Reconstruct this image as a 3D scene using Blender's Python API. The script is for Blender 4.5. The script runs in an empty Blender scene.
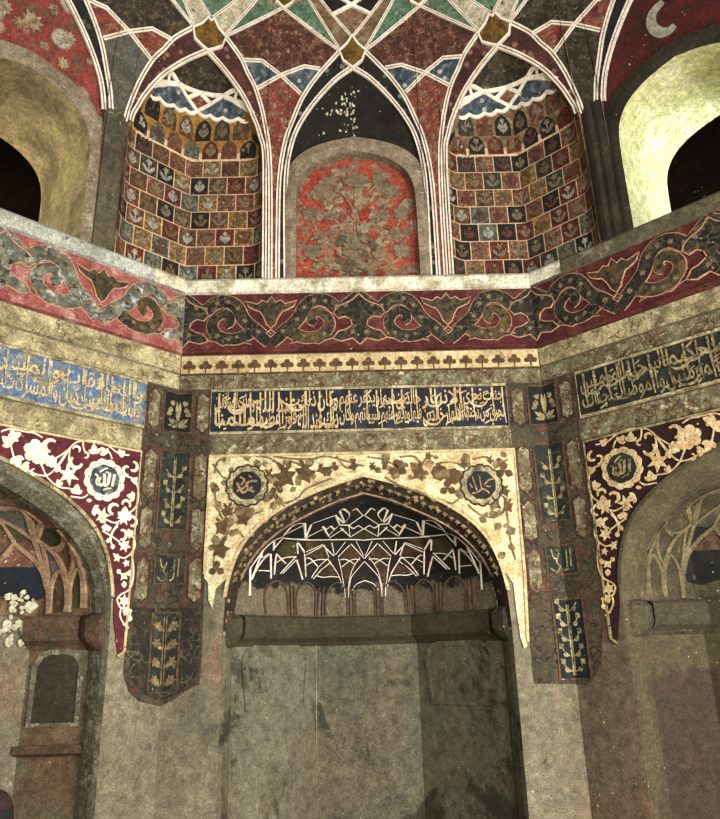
import bpy, math, random
from math import sin, cos, radians, degrees, pi, sqrt, hypot, atan2
from mathutils import Vector, Matrix
from mathutils.geometry import delaunay_2d_cdt

# ------------------------------------------------------------------ camera, light, exposure
SC = bpy.context.scene
COL = SC.collection
W = 3.6
AP = W / 2 * (1 + sqrt(2))
CAMLOC = Vector((-.098, -2.334, 1.6))
PITCH, YAW, ROLL = .331846, .0122278, -.02609
Fv = Vector((sin(YAW) * cos(PITCH), cos(YAW) * cos(PITCH), sin(PITCH)))
R0 = Vector((cos(YAW), -sin(YAW), 0)); U0 = R0.cross(Fv)
Rv = cos(ROLL) * R0 + sin(ROLL) * U0
Uv = -sin(ROLL) * R0 + cos(ROLL) * U0
cam = bpy.data.objects.new('camera', bpy.data.cameras.new('camera'))
COL.objects.link(cam)
cam.matrix_world = Matrix(((Rv.x, Uv.x, -Fv.x, CAMLOC.x), (Rv.y, Uv.y, -Fv.y, CAMLOC.y), (Rv.z, Uv.z, -Fv.z, CAMLOC.z), (0, 0, 0, 1)))
cam.data.sensor_fit = 'HORIZONTAL'; cam.data.sensor_width = 36; cam.data.lens = 36
cam.data.clip_start = .05
SC.camera = cam
SC.view_settings.view_transform = 'Standard'
SC.view_settings.look = 'None'
SC.view_settings.gamma = 1
SC.view_settings.use_curve_mapping = False
SC.view_settings.exposure = 1.0
wd = bpy.data.worlds.new('world'); SC.world = wd; wd.use_nodes = True
wd.node_tree.nodes['Background'].inputs[0].default_value = (.75, .85, 1, 1)
wd.node_tree.nodes['Background'].inputs[1].default_value = .6

def area(name, loc, target, sx, sy, power, col):
    l = bpy.data.lights.new(name, 'AREA'); l.shape = 'RECTANGLE'; l.size = sx; l.size_y = sy; l.energy = power; l.color = col
    o = bpy.data.objects.new(name, l); COL.objects.link(o); o.location = loc
    d = Vector(target) - Vector(loc)
    o.rotation_euler = d.to_track_quat('-Z', 'Y').to_euler()
    return o
# daylight through the doorway behind the camera to the right (azimuth 135) and straight behind (180)
def azv(a): return Vector((sin(radians(a)), cos(radians(a)), 0))
area('side_doorway_daylight', azv(90) * 4.34 + Vector((0, 0, 1.35)), azv(-60) * 4 + Vector((0, 0, 2.6)), 2.2, 2.4, 430, (1, .96, .88))
area('doorway_daylight', azv(135) * 4.34 + Vector((0, 0, 1.35)), azv(-45) * 4 + Vector((0, 0, 3.2)), 2.2, 2.4, 130, (1, .95, .86))
area('rear_doorway_daylight', azv(180) * 4.34 + Vector((0, 0, 1.35)), azv(0) * 4 + Vector((0, 0, 2.6)), 2.2, 2.4, 120, (1, .95, .85))
# daylight from the upper windows behind the camera
area('upper_window_daylight', azv(135) * 4.3 + Vector((0, 0, 6.2)), azv(-45) * 4 + Vector((0, 0, 5.0)), 1.2, 1.5, 160, (.92, .97, 1))
area('rear_upper_window_daylight', azv(180) * 4.3 + Vector((0, 0, 6.2)), azv(0) * 4 + Vector((0, 0, 6.0)), 1.2, 1.5, 100, (.92, .97, 1))

# ------------------------------------------------------------------ colour and material helpers
def lin(c):
    y_ = .3 * c[0] + .59 * c[1] + .11 * c[2]; c = tuple(y_ + (v - y_) * .82 for v in c)
    return tuple(((v / 255) / 12.92 if v <= 10 else (((v / 255) + .055) / 1.055) ** 2.4) ** 1.28 for v in c) + (1,)
MATS = {}
class NT:
    def __init__(s, m): s.t = m.node_tree; s.n = s.t.nodes; s.l = s.t.links
    def new(s, kind, **kw):
        n = s.n.new(kind)
        for k, v in kw.items():
            if k.startswith('_'): setattr(n, k[1:], v)
        return n
    def put(s, sock, v):
        if isinstance(v, bpy.types.NodeSocket): s.l.new(v, sock)
        else: sock.default_value = v
    def noise(s, vec, scale, detail=5, rough=.6, dist=0):
        n = s.n.new('ShaderNodeTexNoise'); s.l.new(vec, n.inputs['Vector'])
        n.inputs['Scale'].default_value = scale; n.inputs['Detail'].default_value = detail
        n.inputs['Roughness'].default_value = rough; n.inputs['Distortion'].default_value = dist
        return n.outputs[0]
    def rng(s, v, a, b, c=0., d=1.):
        n = s.n.new('ShaderNodeMapRange'); s.l.new(v, n.inputs[0])
        for i, x in enumerate((a, b, c, d)): n.inputs[i + 1].default_value = x
        return n.outputs[0]
    def mix(s, f, a, b, mode='MIX'):
        n = s.n.new('ShaderNodeMix'); n.data_type = 'RGBA'; n.blend_type = mode; n.clamp_factor = True
        s.put(n.inputs[0], f); s.put(n.inputs[6], a); s.put(n.inputs[7], b)
        return n.outputs[2]
    def math(s, op, a, b=0.):
        n = s.n.new('ShaderNodeMath'); n.operation = op; s.put(n.inputs[0], a); s.put(n.inputs[1], b)
        return n.outputs[0]
    def map(s, vec, loc=(0, 0, 0), sc=(1, 1, 1)):
        n = s.n.new('ShaderNodeMapping'); s.l.new(vec, n.inputs[0])
        n.inputs['Location'].default_value = loc; n.inputs['Scale'].default_value = sc
        return n.outputs[0]

def paint(name, base, alt, third=None, sc=2.5, fine=28, wear=None, wamt=.38, wsc=5, wear2=None, w2amt=.3, line=None, lsc=16, lw=.06, blob=None, bsc=10, bw=.3, rough=.85, bump=.35, streak=0, band=None, contrast=1., zwear=None, speck=.745):
    m = bpy.data.materials.new(name); m.use_nodes = True; MATS[name] = m
    t = NT(m); b = t.n['Principled BSDF']
    pos = t.n.new('ShaderNodeNewGeometry').outputs['Position']
    if streak: spos = t.map(pos, sc=(1, 1, streak))
    else: spos = pos
    n1 = t.noise(spos, sc, 6, .65)
    c = t.mix(t.rng(n1, .38, .62), lin(base), lin(alt))
    if third: c = t.mix(t.rng(t.noise(t.map(spos, (7, 3, 1)), sc * 1.7, 5, .6), .5, .62), c, lin(third))
    if blob:
        v = t.n.new('ShaderNodeTexVoronoi'); t.l.new(pos, v.inputs['Vector']); v.inputs['Scale'].default_value = bsc
        c = t.mix(t.rng(v.outputs['Distance'], bw, bw - .08), c, lin(blob))
    if line:
        wv = t.n.new('ShaderNodeVectorMath'); wv.operation = 'ADD'
        nn = t.n.new('ShaderNodeTexNoise'); t.l.new(pos, nn.inputs['Vector']); nn.inputs['Scale'].default_value = lsc * .45; nn.inputs['Detail'].default_value = 2
        sc_ = t.n.new('ShaderNodeVectorMath'); sc_.operation = 'SCALE'; t.l.new(nn.outputs[1], sc_.inputs[0]); sc_.inputs['Scale'].default_value = 2.2 / lsc
        t.l.new(pos, wv.inputs[0]); t.l.new(sc_.outputs[0], wv.inputs[1])
        v = t.n.new('ShaderNodeTexVoronoi'); v.feature = 'DISTANCE_TO_EDGE'; t.l.new(wv.outputs[0], v.inputs['Vector']); v.inputs['Scale'].default_value = lsc
        gate = t.rng(t.noise(pos, 6, 3), .42, .55)
        c = t.mix(t.math('MULTIPLY', t.rng(v.outputs['Distance'], lw, lw * .5), gate), c, lin(line))
    nf = t.noise(pos, fine, 4, .7)
    k = .45 * contrast
    g = t.rng(nf, .3, .7, 1 - k, 1 + k * .55)
    nh = t.noise(pos, 75, 3, .85); g = t.math('MULTIPLY', g, t.rng(nh, .32, .68, 1 - .60 * contrast, 1 + .42 * contrast))
    nb = t.noise(t.map(pos, (4, 4, 9)), 9, 6, .75); g = t.math('MULTIPLY', g, t.rng(nb, .35, .65, 1 - .30 * contrast, 1 + .16 * contrast))
    gg = t.n.new('ShaderNodeCombineColor'); [t.l.new(g, gg.inputs[i]) for i in range(3)]
    h = t.math('ADD', t.math('MULTIPLY', nf, .5), t.math('MULTIPLY', nh, .3))
    spk = t.rng(t.math('ADD', t.noise(t.map(pos, (1, 8, 2)), 38, 2, .5), t.rng(t.noise(pos, 2.2, 3), .35, .65, -.06, .05)), speck, speck + .03)
    c = t.mix(spk, c, lin((206, 196, 168)))
    if wear:
        nw = t.noise(t.map(pos, (3, 9, 5)), wsc, 10, .72, .3)
        lo = 1 - wamt
        mk = t.rng(nw, lo - .02, lo + .05)
        if zwear:
            zc = t.n.new('ShaderNodeSeparateXYZ'); t.l.new(pos, zc.inputs[0])
            zz = t.math('ADD', zc.outputs[2], t.math('MULTIPLY', t.math('SUBTRACT', t.noise(pos, 5, 6, .6), .5), .5))
            mk = t.math('MAXIMUM', mk, t.rng(zz, zwear + .02, zwear - .02))
        c = t.mix(mk, c, lin(wear)); h = t.math('ADD', h, t.math('MULTIPLY', mk, -.6))
    if wear2:
        nw = t.noise(t.map(pos, (13, 2, 8)), wsc * 1.9, 10, .75, .2)
        mk = t.rng(nw, 1 - w2amt, 1 - w2amt + .05)
        c = t.mix(mk, c, lin(wear2))
    c = t.mix(1., c, gg.outputs[0], 'MULTIPLY')
    t.l.new(c, b.inputs['Base Color']); b.inputs['Roughness'].default_value = rough
    b.inputs['Specular IOR Level'].default_value = .25
    bp = t.n.new('ShaderNodeBump'); bp.inputs['Strength'].default_value = bump; bp.inputs['Distance'].default_value = .02
    t.l.new(h, bp.inputs['Height']); t.l.new(bp.outputs[0], b.inputs['Normal'])
    return m

# plaster and stone
paint('plaster_low', (146, 138, 112), (122, 116, 92), (144, 120, 94), sc=1.1, fine=16, wear=(184, 178, 154), wamt=.37, wsc=3, wear2=(94, 84, 62), w2amt=.38, streak=.35)
paint('plaster_alcove', (128, 124, 100), (104, 104, 84), (122, 112, 88), sc=.9, fine=14, wear=(80, 78, 60), wamt=.44, wsc=1.8, wear2=(184, 178, 156), w2amt=.28, streak=.4)
paint('plaster_red', (136, 110, 82), (112, 88, 64), (128, 122, 92), sc=1.3, fine=16, wear=(88, 72, 54), wamt=.38, wear2=(170, 158, 130), w2amt=.30, streak=.4)
paint('plaster_grey', (122, 112, 86), (98, 90, 70), sc=2, fine=22, wear=(150, 144, 118), wamt=.4, wear2=(70, 62, 46), w2amt=.35, streak=.5)
paint('plaster_dark', (78, 70, 52), (58, 52, 40), sc=2, fine=22, wear=(104, 94, 70), wamt=.38)
paint('stone_ledge', (236, 228, 204), (212, 202, 172), (184, 174, 140), sc=3, fine=30, wear=(140, 126, 92), wamt=.36, wsc=14, wear2=(250, 244, 226), w2amt=.38)
paint('stone_grey', (190, 190, 176), (164, 162, 144), sc=3, fine=30, wear=(120, 116, 98), wamt=.38, wsc=9)
paint('floor_stone', (120, 110, 92), (96, 88, 74), sc=1, fine=12)
paint('room_plaster', (150, 140, 112), (120, 110, 86), sc=1, fine=12, bump=.2)
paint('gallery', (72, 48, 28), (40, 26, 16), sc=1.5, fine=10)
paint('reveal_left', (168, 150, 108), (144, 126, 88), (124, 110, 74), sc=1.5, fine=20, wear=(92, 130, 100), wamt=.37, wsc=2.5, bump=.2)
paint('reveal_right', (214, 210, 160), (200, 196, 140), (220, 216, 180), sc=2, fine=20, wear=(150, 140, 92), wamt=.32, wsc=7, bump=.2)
paint('plaster_pink', (134, 116, 92), (112, 98, 76), (134, 104, 82), sc=1.2, fine=16, wear=(164, 152, 126), wamt=.36, wsc=3, wear2=(84, 72, 52), w2amt=.38, streak=.4)
paint('plaster_twotone', (104, 94, 64), (88, 80, 56), (96, 78, 56), sc=1.4, fine=16, wear=(84, 68, 52), wamt=.3, wear2=(66, 56, 40), w2amt=.36, streak=.4, zwear=1.42)
paint('sunk_brown', (92, 80, 62), (74, 64, 50), (104, 92, 70), sc=1.6, fine=16, wear=(130, 114, 90), wamt=.33, streak=.4)
# painted grounds
paint('rib_white', (238, 228, 210), (224, 206, 184), sc=8, fine=40, wear=(190, 156, 126), wamt=.35, wsc=14, bump=.15, contrast=.5)
paint('rib_core', (160, 122, 96), (130, 92, 70), sc=8, fine=40, bump=.15)
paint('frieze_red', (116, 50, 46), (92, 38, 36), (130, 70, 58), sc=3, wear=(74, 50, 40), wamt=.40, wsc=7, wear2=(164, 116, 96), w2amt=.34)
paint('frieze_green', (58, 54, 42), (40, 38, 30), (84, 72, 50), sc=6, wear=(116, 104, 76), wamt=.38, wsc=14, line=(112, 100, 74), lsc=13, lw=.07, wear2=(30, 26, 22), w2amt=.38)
paint('frieze_gold', (122, 98, 58), (78, 72, 50), (56, 52, 42), sc=9, wear=(44, 40, 32), wamt=.42, wsc=12)
paint('frieze_line', (206, 160, 130), (188, 138, 108), sc=6, fine=40, wear=(90, 50, 44), wamt=.36, wsc=16, bump=.1)
paint('cream', (216, 196, 148), (196, 170, 120), sc=4, fine=30, wear=(150, 122, 80), wamt=.40, wsc=8, wear2=(238, 226, 194), w2amt=.35)
paint('cream_worn', (196, 182, 140), (170, 154, 112), (146, 134, 98), sc=3, fine=30, wear=(116, 102, 68), wamt=.42, wsc=7, wear2=(228, 216, 180), w2amt=.38, line=(120, 98, 64), lsc=12, lw=.04)
paint('border_green', (126, 120, 88), (122, 98, 68), (150, 146, 112), sc=6, wear=(196, 184, 148), wamt=.42, wsc=16, line=(96, 66, 46), lsc=15, lw=.08, wear2=(84, 76, 54), w2amt=.38)
paint('corner_ground', (100, 90, 66), (84, 78, 58), (108, 74, 54), sc=4, wear=(150, 142, 112), wamt=.38, wsc=12, line=(66, 54, 38), lsc=14, lw=.10, wear2=(48, 42, 30), w2amt=.42)
paint('corner_dark', (66, 60, 46), (50, 46, 36), (84, 66, 48), sc=6, wear=(112, 106, 84), wamt=.36, wsc=12, line=(104, 98, 74), lsc=9, lw=.06, wear2=(34, 30, 24), w2amt=.4)
paint('box_teal', (58, 64, 58), (46, 48, 42), (78, 82, 66), sc=6, wear=(102, 98, 76), wamt=.42, wsc=14)
paint('box_blue', (42, 52, 60), (34, 40, 46), sc=6, wear=(76, 80, 74), wamt=.38, wsc=12)
paint('box_black', (36, 36, 38), (50, 46, 40), sc=6, wear=(86, 78, 58), wamt=.34, wsc=12)
paint('insc_navy', (44, 50, 68), (52, 48, 44), (64, 70, 88), sc=4, wear=(86, 78, 62), wamt=.34, wsc=12)
paint('insc_blue', (96, 124, 166), (116, 132, 150), (150, 144, 116), sc=4, wear=(170, 160, 126), wamt=.42, wsc=9, wear2=(70, 84, 110), w2amt=.36)
paint('insc_black', (44, 44, 38), (58, 54, 42), (70, 70, 56), sc=4, wear=(96, 88, 64), wamt=.36, wsc=9)
paint('letter_cream', (214, 196, 152), (196, 160, 104), sc=9, fine=40, wear=(120, 100, 66), wamt=.33, wsc=16, bump=.1)
paint('letter_yellow', (214, 196, 140), (200, 168, 112), (150, 160, 160), sc=9, fine=40, wear=(110, 120, 140), wamt=.42, wsc=12, bump=.1)
paint('letter_dim', (176, 164, 118), (150, 132, 90), (110, 102, 74), sc=9, fine=40, wear=(70, 64, 48), wamt=.42, wsc=12, bump=.1)
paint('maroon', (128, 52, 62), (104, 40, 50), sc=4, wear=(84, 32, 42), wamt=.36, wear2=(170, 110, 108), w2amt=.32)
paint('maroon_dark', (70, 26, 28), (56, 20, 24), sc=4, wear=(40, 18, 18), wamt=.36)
paint('scroll_cream', (240, 226, 200), (226, 204, 172), sc=9, fine=40, wear=(200, 150, 130), wamt=.3, wsc=14, bump=.1, contrast=.6)
paint('spandrel_cream', (226, 214, 172), (212, 192, 144), (200, 176, 124), sc=3, fine=30, wear=(150, 120, 72), wamt=.3, wsc=6)
paint('leaf_brown', (128, 92, 56), (104, 76, 48), (88, 82, 54), sc=12, wear=(170, 140, 96), wamt=.34, wsc=14, bump=.1)
paint('leaf_olive', (142, 122, 82), (112, 96, 62), (160, 138, 98), sc=12, wear=(186, 168, 126), wamt=.36, wsc=14, bump=.1)
paint('leaf_dark', (72, 58, 38), (92, 70, 42), sc=12, bump=.1)
paint('arch_floral', (82, 66, 46), (62, 50, 36), sc=8, blob=(170, 142, 108), bsc=14, bw=.32, wear=(50, 42, 30), wamt=.38, wsc=14)
paint('medal_dark', (58, 62, 58), (44, 46, 44), sc=8, wear=(104, 86, 54), wamt=.36, wsc=14)
paint('frieze_red_lit', (180, 104, 96), (156, 82, 76), (190, 140, 124), sc=3, wear=(206, 186, 158), wamt=.38, wsc=5, wear2=(110, 84, 74), w2amt=.33)  # left frieze: the wall's brighter light mixed into the red, with real wear
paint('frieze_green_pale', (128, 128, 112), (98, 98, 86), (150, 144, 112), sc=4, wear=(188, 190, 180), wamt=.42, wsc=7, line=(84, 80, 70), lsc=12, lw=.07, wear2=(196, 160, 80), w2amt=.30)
# vault fields
paint('v_black', (44, 40, 30), (56, 50, 38), (36, 32, 26), sc=3, wear=(84, 72, 42), wamt=.34, wsc=5, wear2=(214, 208, 190), w2amt=.265)
paint('v_band_black', (54, 54, 48), (42, 40, 34), sc=5, blob=(136, 130, 112), bsc=9, bw=.3, wear=(100, 94, 74), wamt=.38, wsc=14)
paint('v_band_red', (112, 64, 54), (82, 48, 40), sc=5, blob=(150, 110, 88), bsc=9, bw=.3, wear=(130, 104, 80), wamt=.38, wsc=14)
paint('v_redbrown', (122, 68, 52), (92, 60, 44), (146, 104, 78), sc=8, fine=34, wear=(168, 136, 104), wamt=.42, wsc=16, wear2=(56, 34, 26), w2amt=.42, contrast=1.3)
paint('v_red', (164, 84, 66), (134, 64, 52), (156, 118, 88), sc=7, wear=(184, 156, 122), wamt=.42, wsc=14, wear2=(84, 74, 54), w2amt=.40, contrast=1.3)
paint('v_blue', (92, 106, 118), (68, 80, 84), (130, 134, 132), sc=7, blob=(190, 188, 172), bsc=8, bw=.26, wear=(44, 48, 46), wamt=.40, wsc=14)
paint('v_green', (110, 140, 108), (90, 120, 88), (128, 150, 120), sc=6, blob=(96, 74, 66), bsc=9, bw=.2, wear=(176, 172, 140), wamt=.33, wsc=10)
paint('v_white', (206, 196, 168), (186, 172, 140), sc=6, blob=(136, 112, 92), bsc=9, bw=.22, wear=(160, 140, 104), wamt=.34)
paint('v_tan', (150, 122, 88), (128, 98, 68), (168, 144, 108), sc=6, wear=(196, 176, 138), wamt=.36, wear2=(90, 62, 42), w2amt=.34)
paint('v_olive', (88, 78, 56), (62, 54, 42), (112, 94, 66), sc=7, fine=34, wear=(146, 128, 92), wamt=.41, wsc=15, wear2=(44, 38, 30), w2amt=.4, contrast=1.3)
paint('v_gold', (150, 112, 40), (120, 86, 30), (98, 74, 30), sc=9, fine=50, wear=(70, 50, 20), wamt=.38, wsc=14)
paint('v_grey', (116, 112, 96), (92, 90, 76), sc=5, fine=34, wear=(146, 140, 118), wamt=.40, wsc=14)
paint('v_darkband', (44, 44, 40), (54, 52, 44), sc=5, wear=(110, 108, 96), wamt=.36, wsc=8, blob=(104, 98, 84), bsc=6, bw=.2)
paint('tymp_red', (170, 80, 66), (140, 60, 50), (128, 80, 62), sc=3, blob=(176, 166, 142), bsc=2.6, bw=.3, wear=(120, 100, 76), wamt=.44, wsc=6, wear2=(74, 50, 40), w2amt=.36)
paint('tymp_red_dark', (120, 44, 34), (96, 36, 28), (80, 40, 30), sc=3, wear=(76, 52, 38), wamt=.38, wsc=6)
paint('niche_red', (196, 92, 64), (166, 68, 50), (160, 128, 100), sc=3.6, wear=(170, 152, 122), wamt=.44, wsc=6, wear2=(96, 62, 48), w2amt=.38, contrast=1.3)
paint('niche_motif', (176, 158, 124), (150, 132, 98), (120, 104, 78), sc=9, wear=(190, 80, 54), wamt=.42, wsc=12, wear2=(70, 66, 60), w2amt=.34)
paint('niche_border', (164, 146, 120), (140, 122, 98), sc=5, wear=(190, 174, 148), wamt=.40, wsc=12)
# tile fields
paint('grout', (222, 190, 150), (204, 166, 124), sc=8, fine=40, bump=.1, contrast=.5, wear=(150, 96, 64), wamt=.33, wsc=10)
TILE = []
for nm, c in (('red', (118, 58, 46)), ('black', (50, 48, 42)), ('ochre', (146, 112, 66)), ('teal', (102, 106, 92)), ('brick', (130, 86, 62)), ('brown', (112, 86, 58)), ('rose', (140, 98, 76)), ('slate', (74, 74, 64))):
    d = tuple(int(v * .72) for v in c)
    paint('tile_' + nm, c, d, tuple(min(255, int(v * 1.3)) for v in c), sc=14, fine=50, wear=tuple(min(255, int(v * .5 + 85)) for v in c), wamt=.34, wsc=16, bump=.2)
    TILE.append('tile_' + nm)
paint('tile_gold', (186, 140, 66), (160, 112, 50), sc=9, fine=40, wear=(120, 70, 44), wamt=.4)
for nm, c in (('a', (150, 130, 100)), ('b', (136, 106, 72)), ('c', (176, 168, 148)), ('d', (128, 78, 62))):
    paint('motif_' + nm, c, tuple(int(v * .8) for v in c), sc=14, fine=50, bump=.1, contrast=.7)
# figure
paint('skin', (96, 58, 44), (86, 50, 38), sc=6, bump=.05, contrast=.2, speck=.99)
paint('hair', (58, 34, 28), (70, 42, 34), sc=20, bump=.2, contrast=.4, speck=.99)
paint('jacket', (24, 26, 30), (30, 32, 36), sc=10, bump=.2, contrast=.3, speck=.99)
paint('shirt', (170, 196, 220), (190, 208, 224), sc=10, bump=.1, contrast=.2, speck=.99)

# ------------------------------------------------------------------ mesh helpers
class MB:
    def __init__(s): s.v = []; s.f = []; s.m = []
    def add(s, vs, fs, mi=0):
        k = len(s.v); s.v += [Vector(v) for v in vs]; s.f += [tuple(i + k for i in f) for f in fs]
        s.m += [mi] * len(fs)
    def grid(s, fn, us, vs, mi=0):
        pts = [fn(u, v) for v in vs for u in us]; n = len(us)
        s.add(pts, [(j * n + i, j * n + i + 1, (j + 1) * n + i + 1, (j + 1) * n + i) for j in range(len(vs) - 1) for i in range(n - 1)], mi)
    def strip(s, a, b, mi=0, close=False):
        n = len(a); m = n if close else n - 1
        s.add(list(a) + list(b), [(i, (i + 1) % n, n + (i + 1) % n, n + i) for i in range(m)], mi)

def prop(o, label=None, cat=None, group=None, kind=None):
    if label: o['label'] = label
    if cat: o['category'] = cat
    if group: o['group'] = group
    if kind: o['kind'] = kind
    return o
def obj(name, mb, mats, parent=None, smooth=False, **kw):
    if isinstance(mats, str): mats = [mats]
    me = bpy.data.meshes.new(name)
    lo = Vector([min(v[i] for v in mb.v) for i in range(3)]); hi = Vector([max(v[i] for v in mb.v) for i in range(3)])
    c = (lo + hi) / 2
    if not parent: c.z = lo.z
    me.from_pydata([v - c for v in mb.v], [], mb.f)
    for m in mats: me.materials.append(MATS[m])
    me.polygons.foreach_set('material_index', mb.m)
    if smooth: me.polygons.foreach_set('use_smooth', [True] * len(me.polygons))
    me.update()
    o = bpy.data.objects.new(name, me); COL.objects.link(o)
    base = Vector((0, 0, 0))
    p = parent
    while p: base = base + p.location; p = p.parent
    o.location = c - base
    if parent: o.parent = parent
    return prop(o, **kw)
def obj_sides(name, mb, mats, parent, az, **kw):
    t = Vector((cos(radians(az)), -sin(radians(az)), 0)); out = []
    for sg in (-1, 1):
        m = MB(); mp = {}
        for f, mi in zip(mb.f, mb.m):
            c = sum((mb.v[i] for i in f), Vector()) / len(f)
            if c.dot(t) * sg <= 0: continue
            g = []
            for i in f:
                if i not in mp: mp[i] = len(m.v); m.v.append(mb.v[i])
                g.append(mp[i])
            m.f.append(tuple(g)); m.m.append(mi)
        if m.f: out.append(obj(name, m, mats, parent[len(out)] if isinstance(parent, list) else parent, **kw))
    return out
def thing(name, loc, label, cat, group=None, kind=None):
    o = bpy.data.objects.new(name, None); COL.objects.link(o); o.location = loc; o.empty_display_size = .2
    return prop(o, label, cat, group, kind)

def inside(p, poly):
    x, y = p; c = False; n = len(poly); j = n - 1
    for i in range(n):
        xi, yi = poly[i]; xj, yj = poly[j]
        if (yi > y) != (yj > y) and x < (xj - xi) * (y - yi) / (yj - yi) + xi: c = not c
        j = i
    return c
def resample(pts, step, close=False):
    out = []; n = len(pts)
    for i in range(n if close else n - 1):
        a = pts[i]; b = pts[(i + 1) % n]; L = hypot(b[0] - a[0], b[1] - a[1]); k = max(1, int(L / step + .5))
        for j in range(k): out.append((a[0] + (b[0] - a[0]) * j / k, a[1] + (b[1] - a[1]) * j / k))
    if not close: out.append(tuple(pts[-1]))
    return out
def smooth(pts, k=5):
    if len(pts) < 3: return [tuple(p) for p in pts]
    P = [pts[0]] + list(pts) + [pts[-1]]; out = []
    for i in range(1, len(P) - 2):
        for j in range(k):
            t = j / k
            out.append(tuple(.5 * ((2 * P[i][c]) + (-P[i - 1][c] + P[i + 1][c]) * t + (2 * P[i - 1][c] - 5 * P[i][c] + 4 * P[i + 1][c] - P[i + 2][c]) * t * t + (-P[i - 1][c] + 3 * P[i][c] - 3 * P[i + 1][c] + P[i + 2][c]) * t ** 3) for c in range(len(pts[0]))))
    out.append(tuple(pts[-1])); return out
# fill a 2D outline (with holes) on a surface map fn(x, y, n); a skirt of depth (top - bottom) gives it thickness
def fill(mb, outer, fn, n=0, bottom=None, step=.25, holes=(), mi=0):
    o = resample(outer, step, True); hs = [resample(h, step, True) for h in holes]
    V = list(o); E = [(i, (i + 1) % len(o)) for i in range(len(o))]
    for h in hs:
        k = len(V); V += h; E += [(k + i, k + (i + 1) % len(h)) for i in range(len(h))]
    xs = [p[0] for p in o]; ys = [p[1] for p in o]
    x = min(xs) + step * .5
    while x < max(xs):
        y = min(ys) + step * .5
        while y < max(ys):
            if inside((x, y), o) and not any(inside((x, y), h) for h in hs):
                if min((x - a) ** 2 + (y - b) ** 2 for a, b in V[:len(o) + sum(map(len, hs))]) > (step * .45) ** 2: V.append((x, y))
            y += step
        x += step
    r = delaunay_2d_cdt([Vector(v) for v in V], E, [], 0, 1e-6)
    vv = r[0]; tris = []
    for f in r[2]:
        c = (sum(vv[i].x for i in f) / len(f), sum(vv[i].y for i in f) / len(f))
        if inside(c, o) and not any(inside(c, h) for h in hs): tris.append(tuple(f))
    mb.add([fn(v.x, v.y, n) for v in vv], tris, mi)
    if bottom is not None:
        for loop in [o] + hs:
            mb.strip([fn(a, b, n) for a, b in loop], [fn(a, b, bottom) for a, b in loop], mi, close=True)
# flat ribbon with width along a path
JIT = [0]
def ribbon(mb, pts, w, fn, n=.006, bottom=0., mi=0, core=None, taper=False, close=False):
    if not core: JIT[0] = (JIT[0] + 5) % 23; n += JIT[0] * .00013
    m = len(pts); A = []; B = []; C1 = []; C2 = []
    for i, p in enumerate(pts):
        a = pts[(i - 1) % m] if close else pts[max(0, i - 1)]; b = pts[(i + 1) % m] if close else pts[min(m - 1, i + 1)]
        dx, dy = b[0] - a[0], b[1] - a[1]; L = hypot(dx, dy) or 1; nx, ny = -dy / L, dx / L
        ww = (w[min(len(w) - 1, int(i * len(w) / m))] if isinstance(w, (list, tuple)) else (w(i / (m - 1)) if callable(w) else w)) / 2
        A.append((p[0] + nx * ww, p[1] + ny * ww)); B.append((p[0] - nx * ww, p[1] - ny * ww))
        if core: C1.append((p[0] + nx * ww * core, p[1] + ny * ww * core)); C2.append((p[0] - nx * ww * core, p[1] - ny * ww * core))
    g = lambda L, h: [fn(x, y, h) for x, y in L]
    if core:
        mb.strip(g(A, n), g(C1, n), mi, close); mb.strip(g(C1, n - .008), g(C2, n - .008), mi + 1, close); mb.strip(g(C2, n), g(B, n), mi, close)
        mb.strip(g(C1, n), g(C1, n - .008), mi, close); mb.strip(g(C2, n - .008), g(C2, n), mi, close)
    else: mb.strip(g(A, n), g(B, n), mi, close)
    mb.strip(g(A, bottom), g(A, n), mi, close); mb.strip(g(B, n), g(B, bottom), mi, close)
# small convex-ish polygon as a fan
def blob(mb, c, ring, fn, n=.006, bottom=0., mi=0, dome=0.):
    JIT[0] = (JIT[0] + 7) % 23; n += JIT[0] * .00018
    R_ = [fn(x, y, n) for x, y in ring]; m = len(R_)
    mb.add([fn(c[0], c[1], n + dome)] + R_, [(0, 1 + i, 1 + (i + 1) % m) for i in range(m)], mi)
    mb.strip(R_, [fn(x, y, bottom) for x, y in ring], mi, True)

def star(mb, fn, x, y, r, n, b, k=6, ph=0., mi=0, q=.42):
    blob(mb, (x, y), [(x + r * cos(ph + t * pi / k) * (1 if t % 2 == 0 else q), y + r * sin(ph + t * pi / k) * (1 if t % 2 == 0 else q)) for t in range(2 * k)], fn, n, b, mi)

# ------------------------------------------------------------------ surface maps
def wallmap(az):
    o = azv(az); t = Vector((cos(radians(az)), -sin(radians(az)), 0))
    def fn(u, h, n=0.): return o * (AP - n) + t * u + Vector((0, 0, h))
    return fn
WC, WL, WR = wallmap(0), wallmap(-45), wallmap(45)
HS, RB, HH = 6.3, 4.43, 4.6
def srad(h): return RB if h < HS else RB * sqrt(max(0, 1 - ((h - HS) / HH) ** 2))
def S(az, h, n=0.):
    r = srad(h) - n
    return Vector((sin(radians(az)) * r, cos(radians(az)) * r, h))
KM = radians(1) * 4.3
def Sm(x, h, n=0.): return S(x / KM, h, n)
cI = smooth([(9.86, 5.36), (10.05, 6.3), (9.9, 6.75), (9.1, 7.1), (7.8, 7.34), (5.7, 7.58), (2.8, 7.81), (0, 7.945)])
cO = smooth([(11.0, 5.36), (11.0, 6.5), (10.3, 7.03), (9.14, 7.33), (7.7, 7.6), (5.4, 7.85), (2.1, 8.10)])
cQO = smooth([(12.0, 5.36), (12.3, 6.7), (13.3, 7.25), (14.8, 7.6), (16.3, 7.78), (17.6, 7.93), (20.0, 8.09)])
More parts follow.
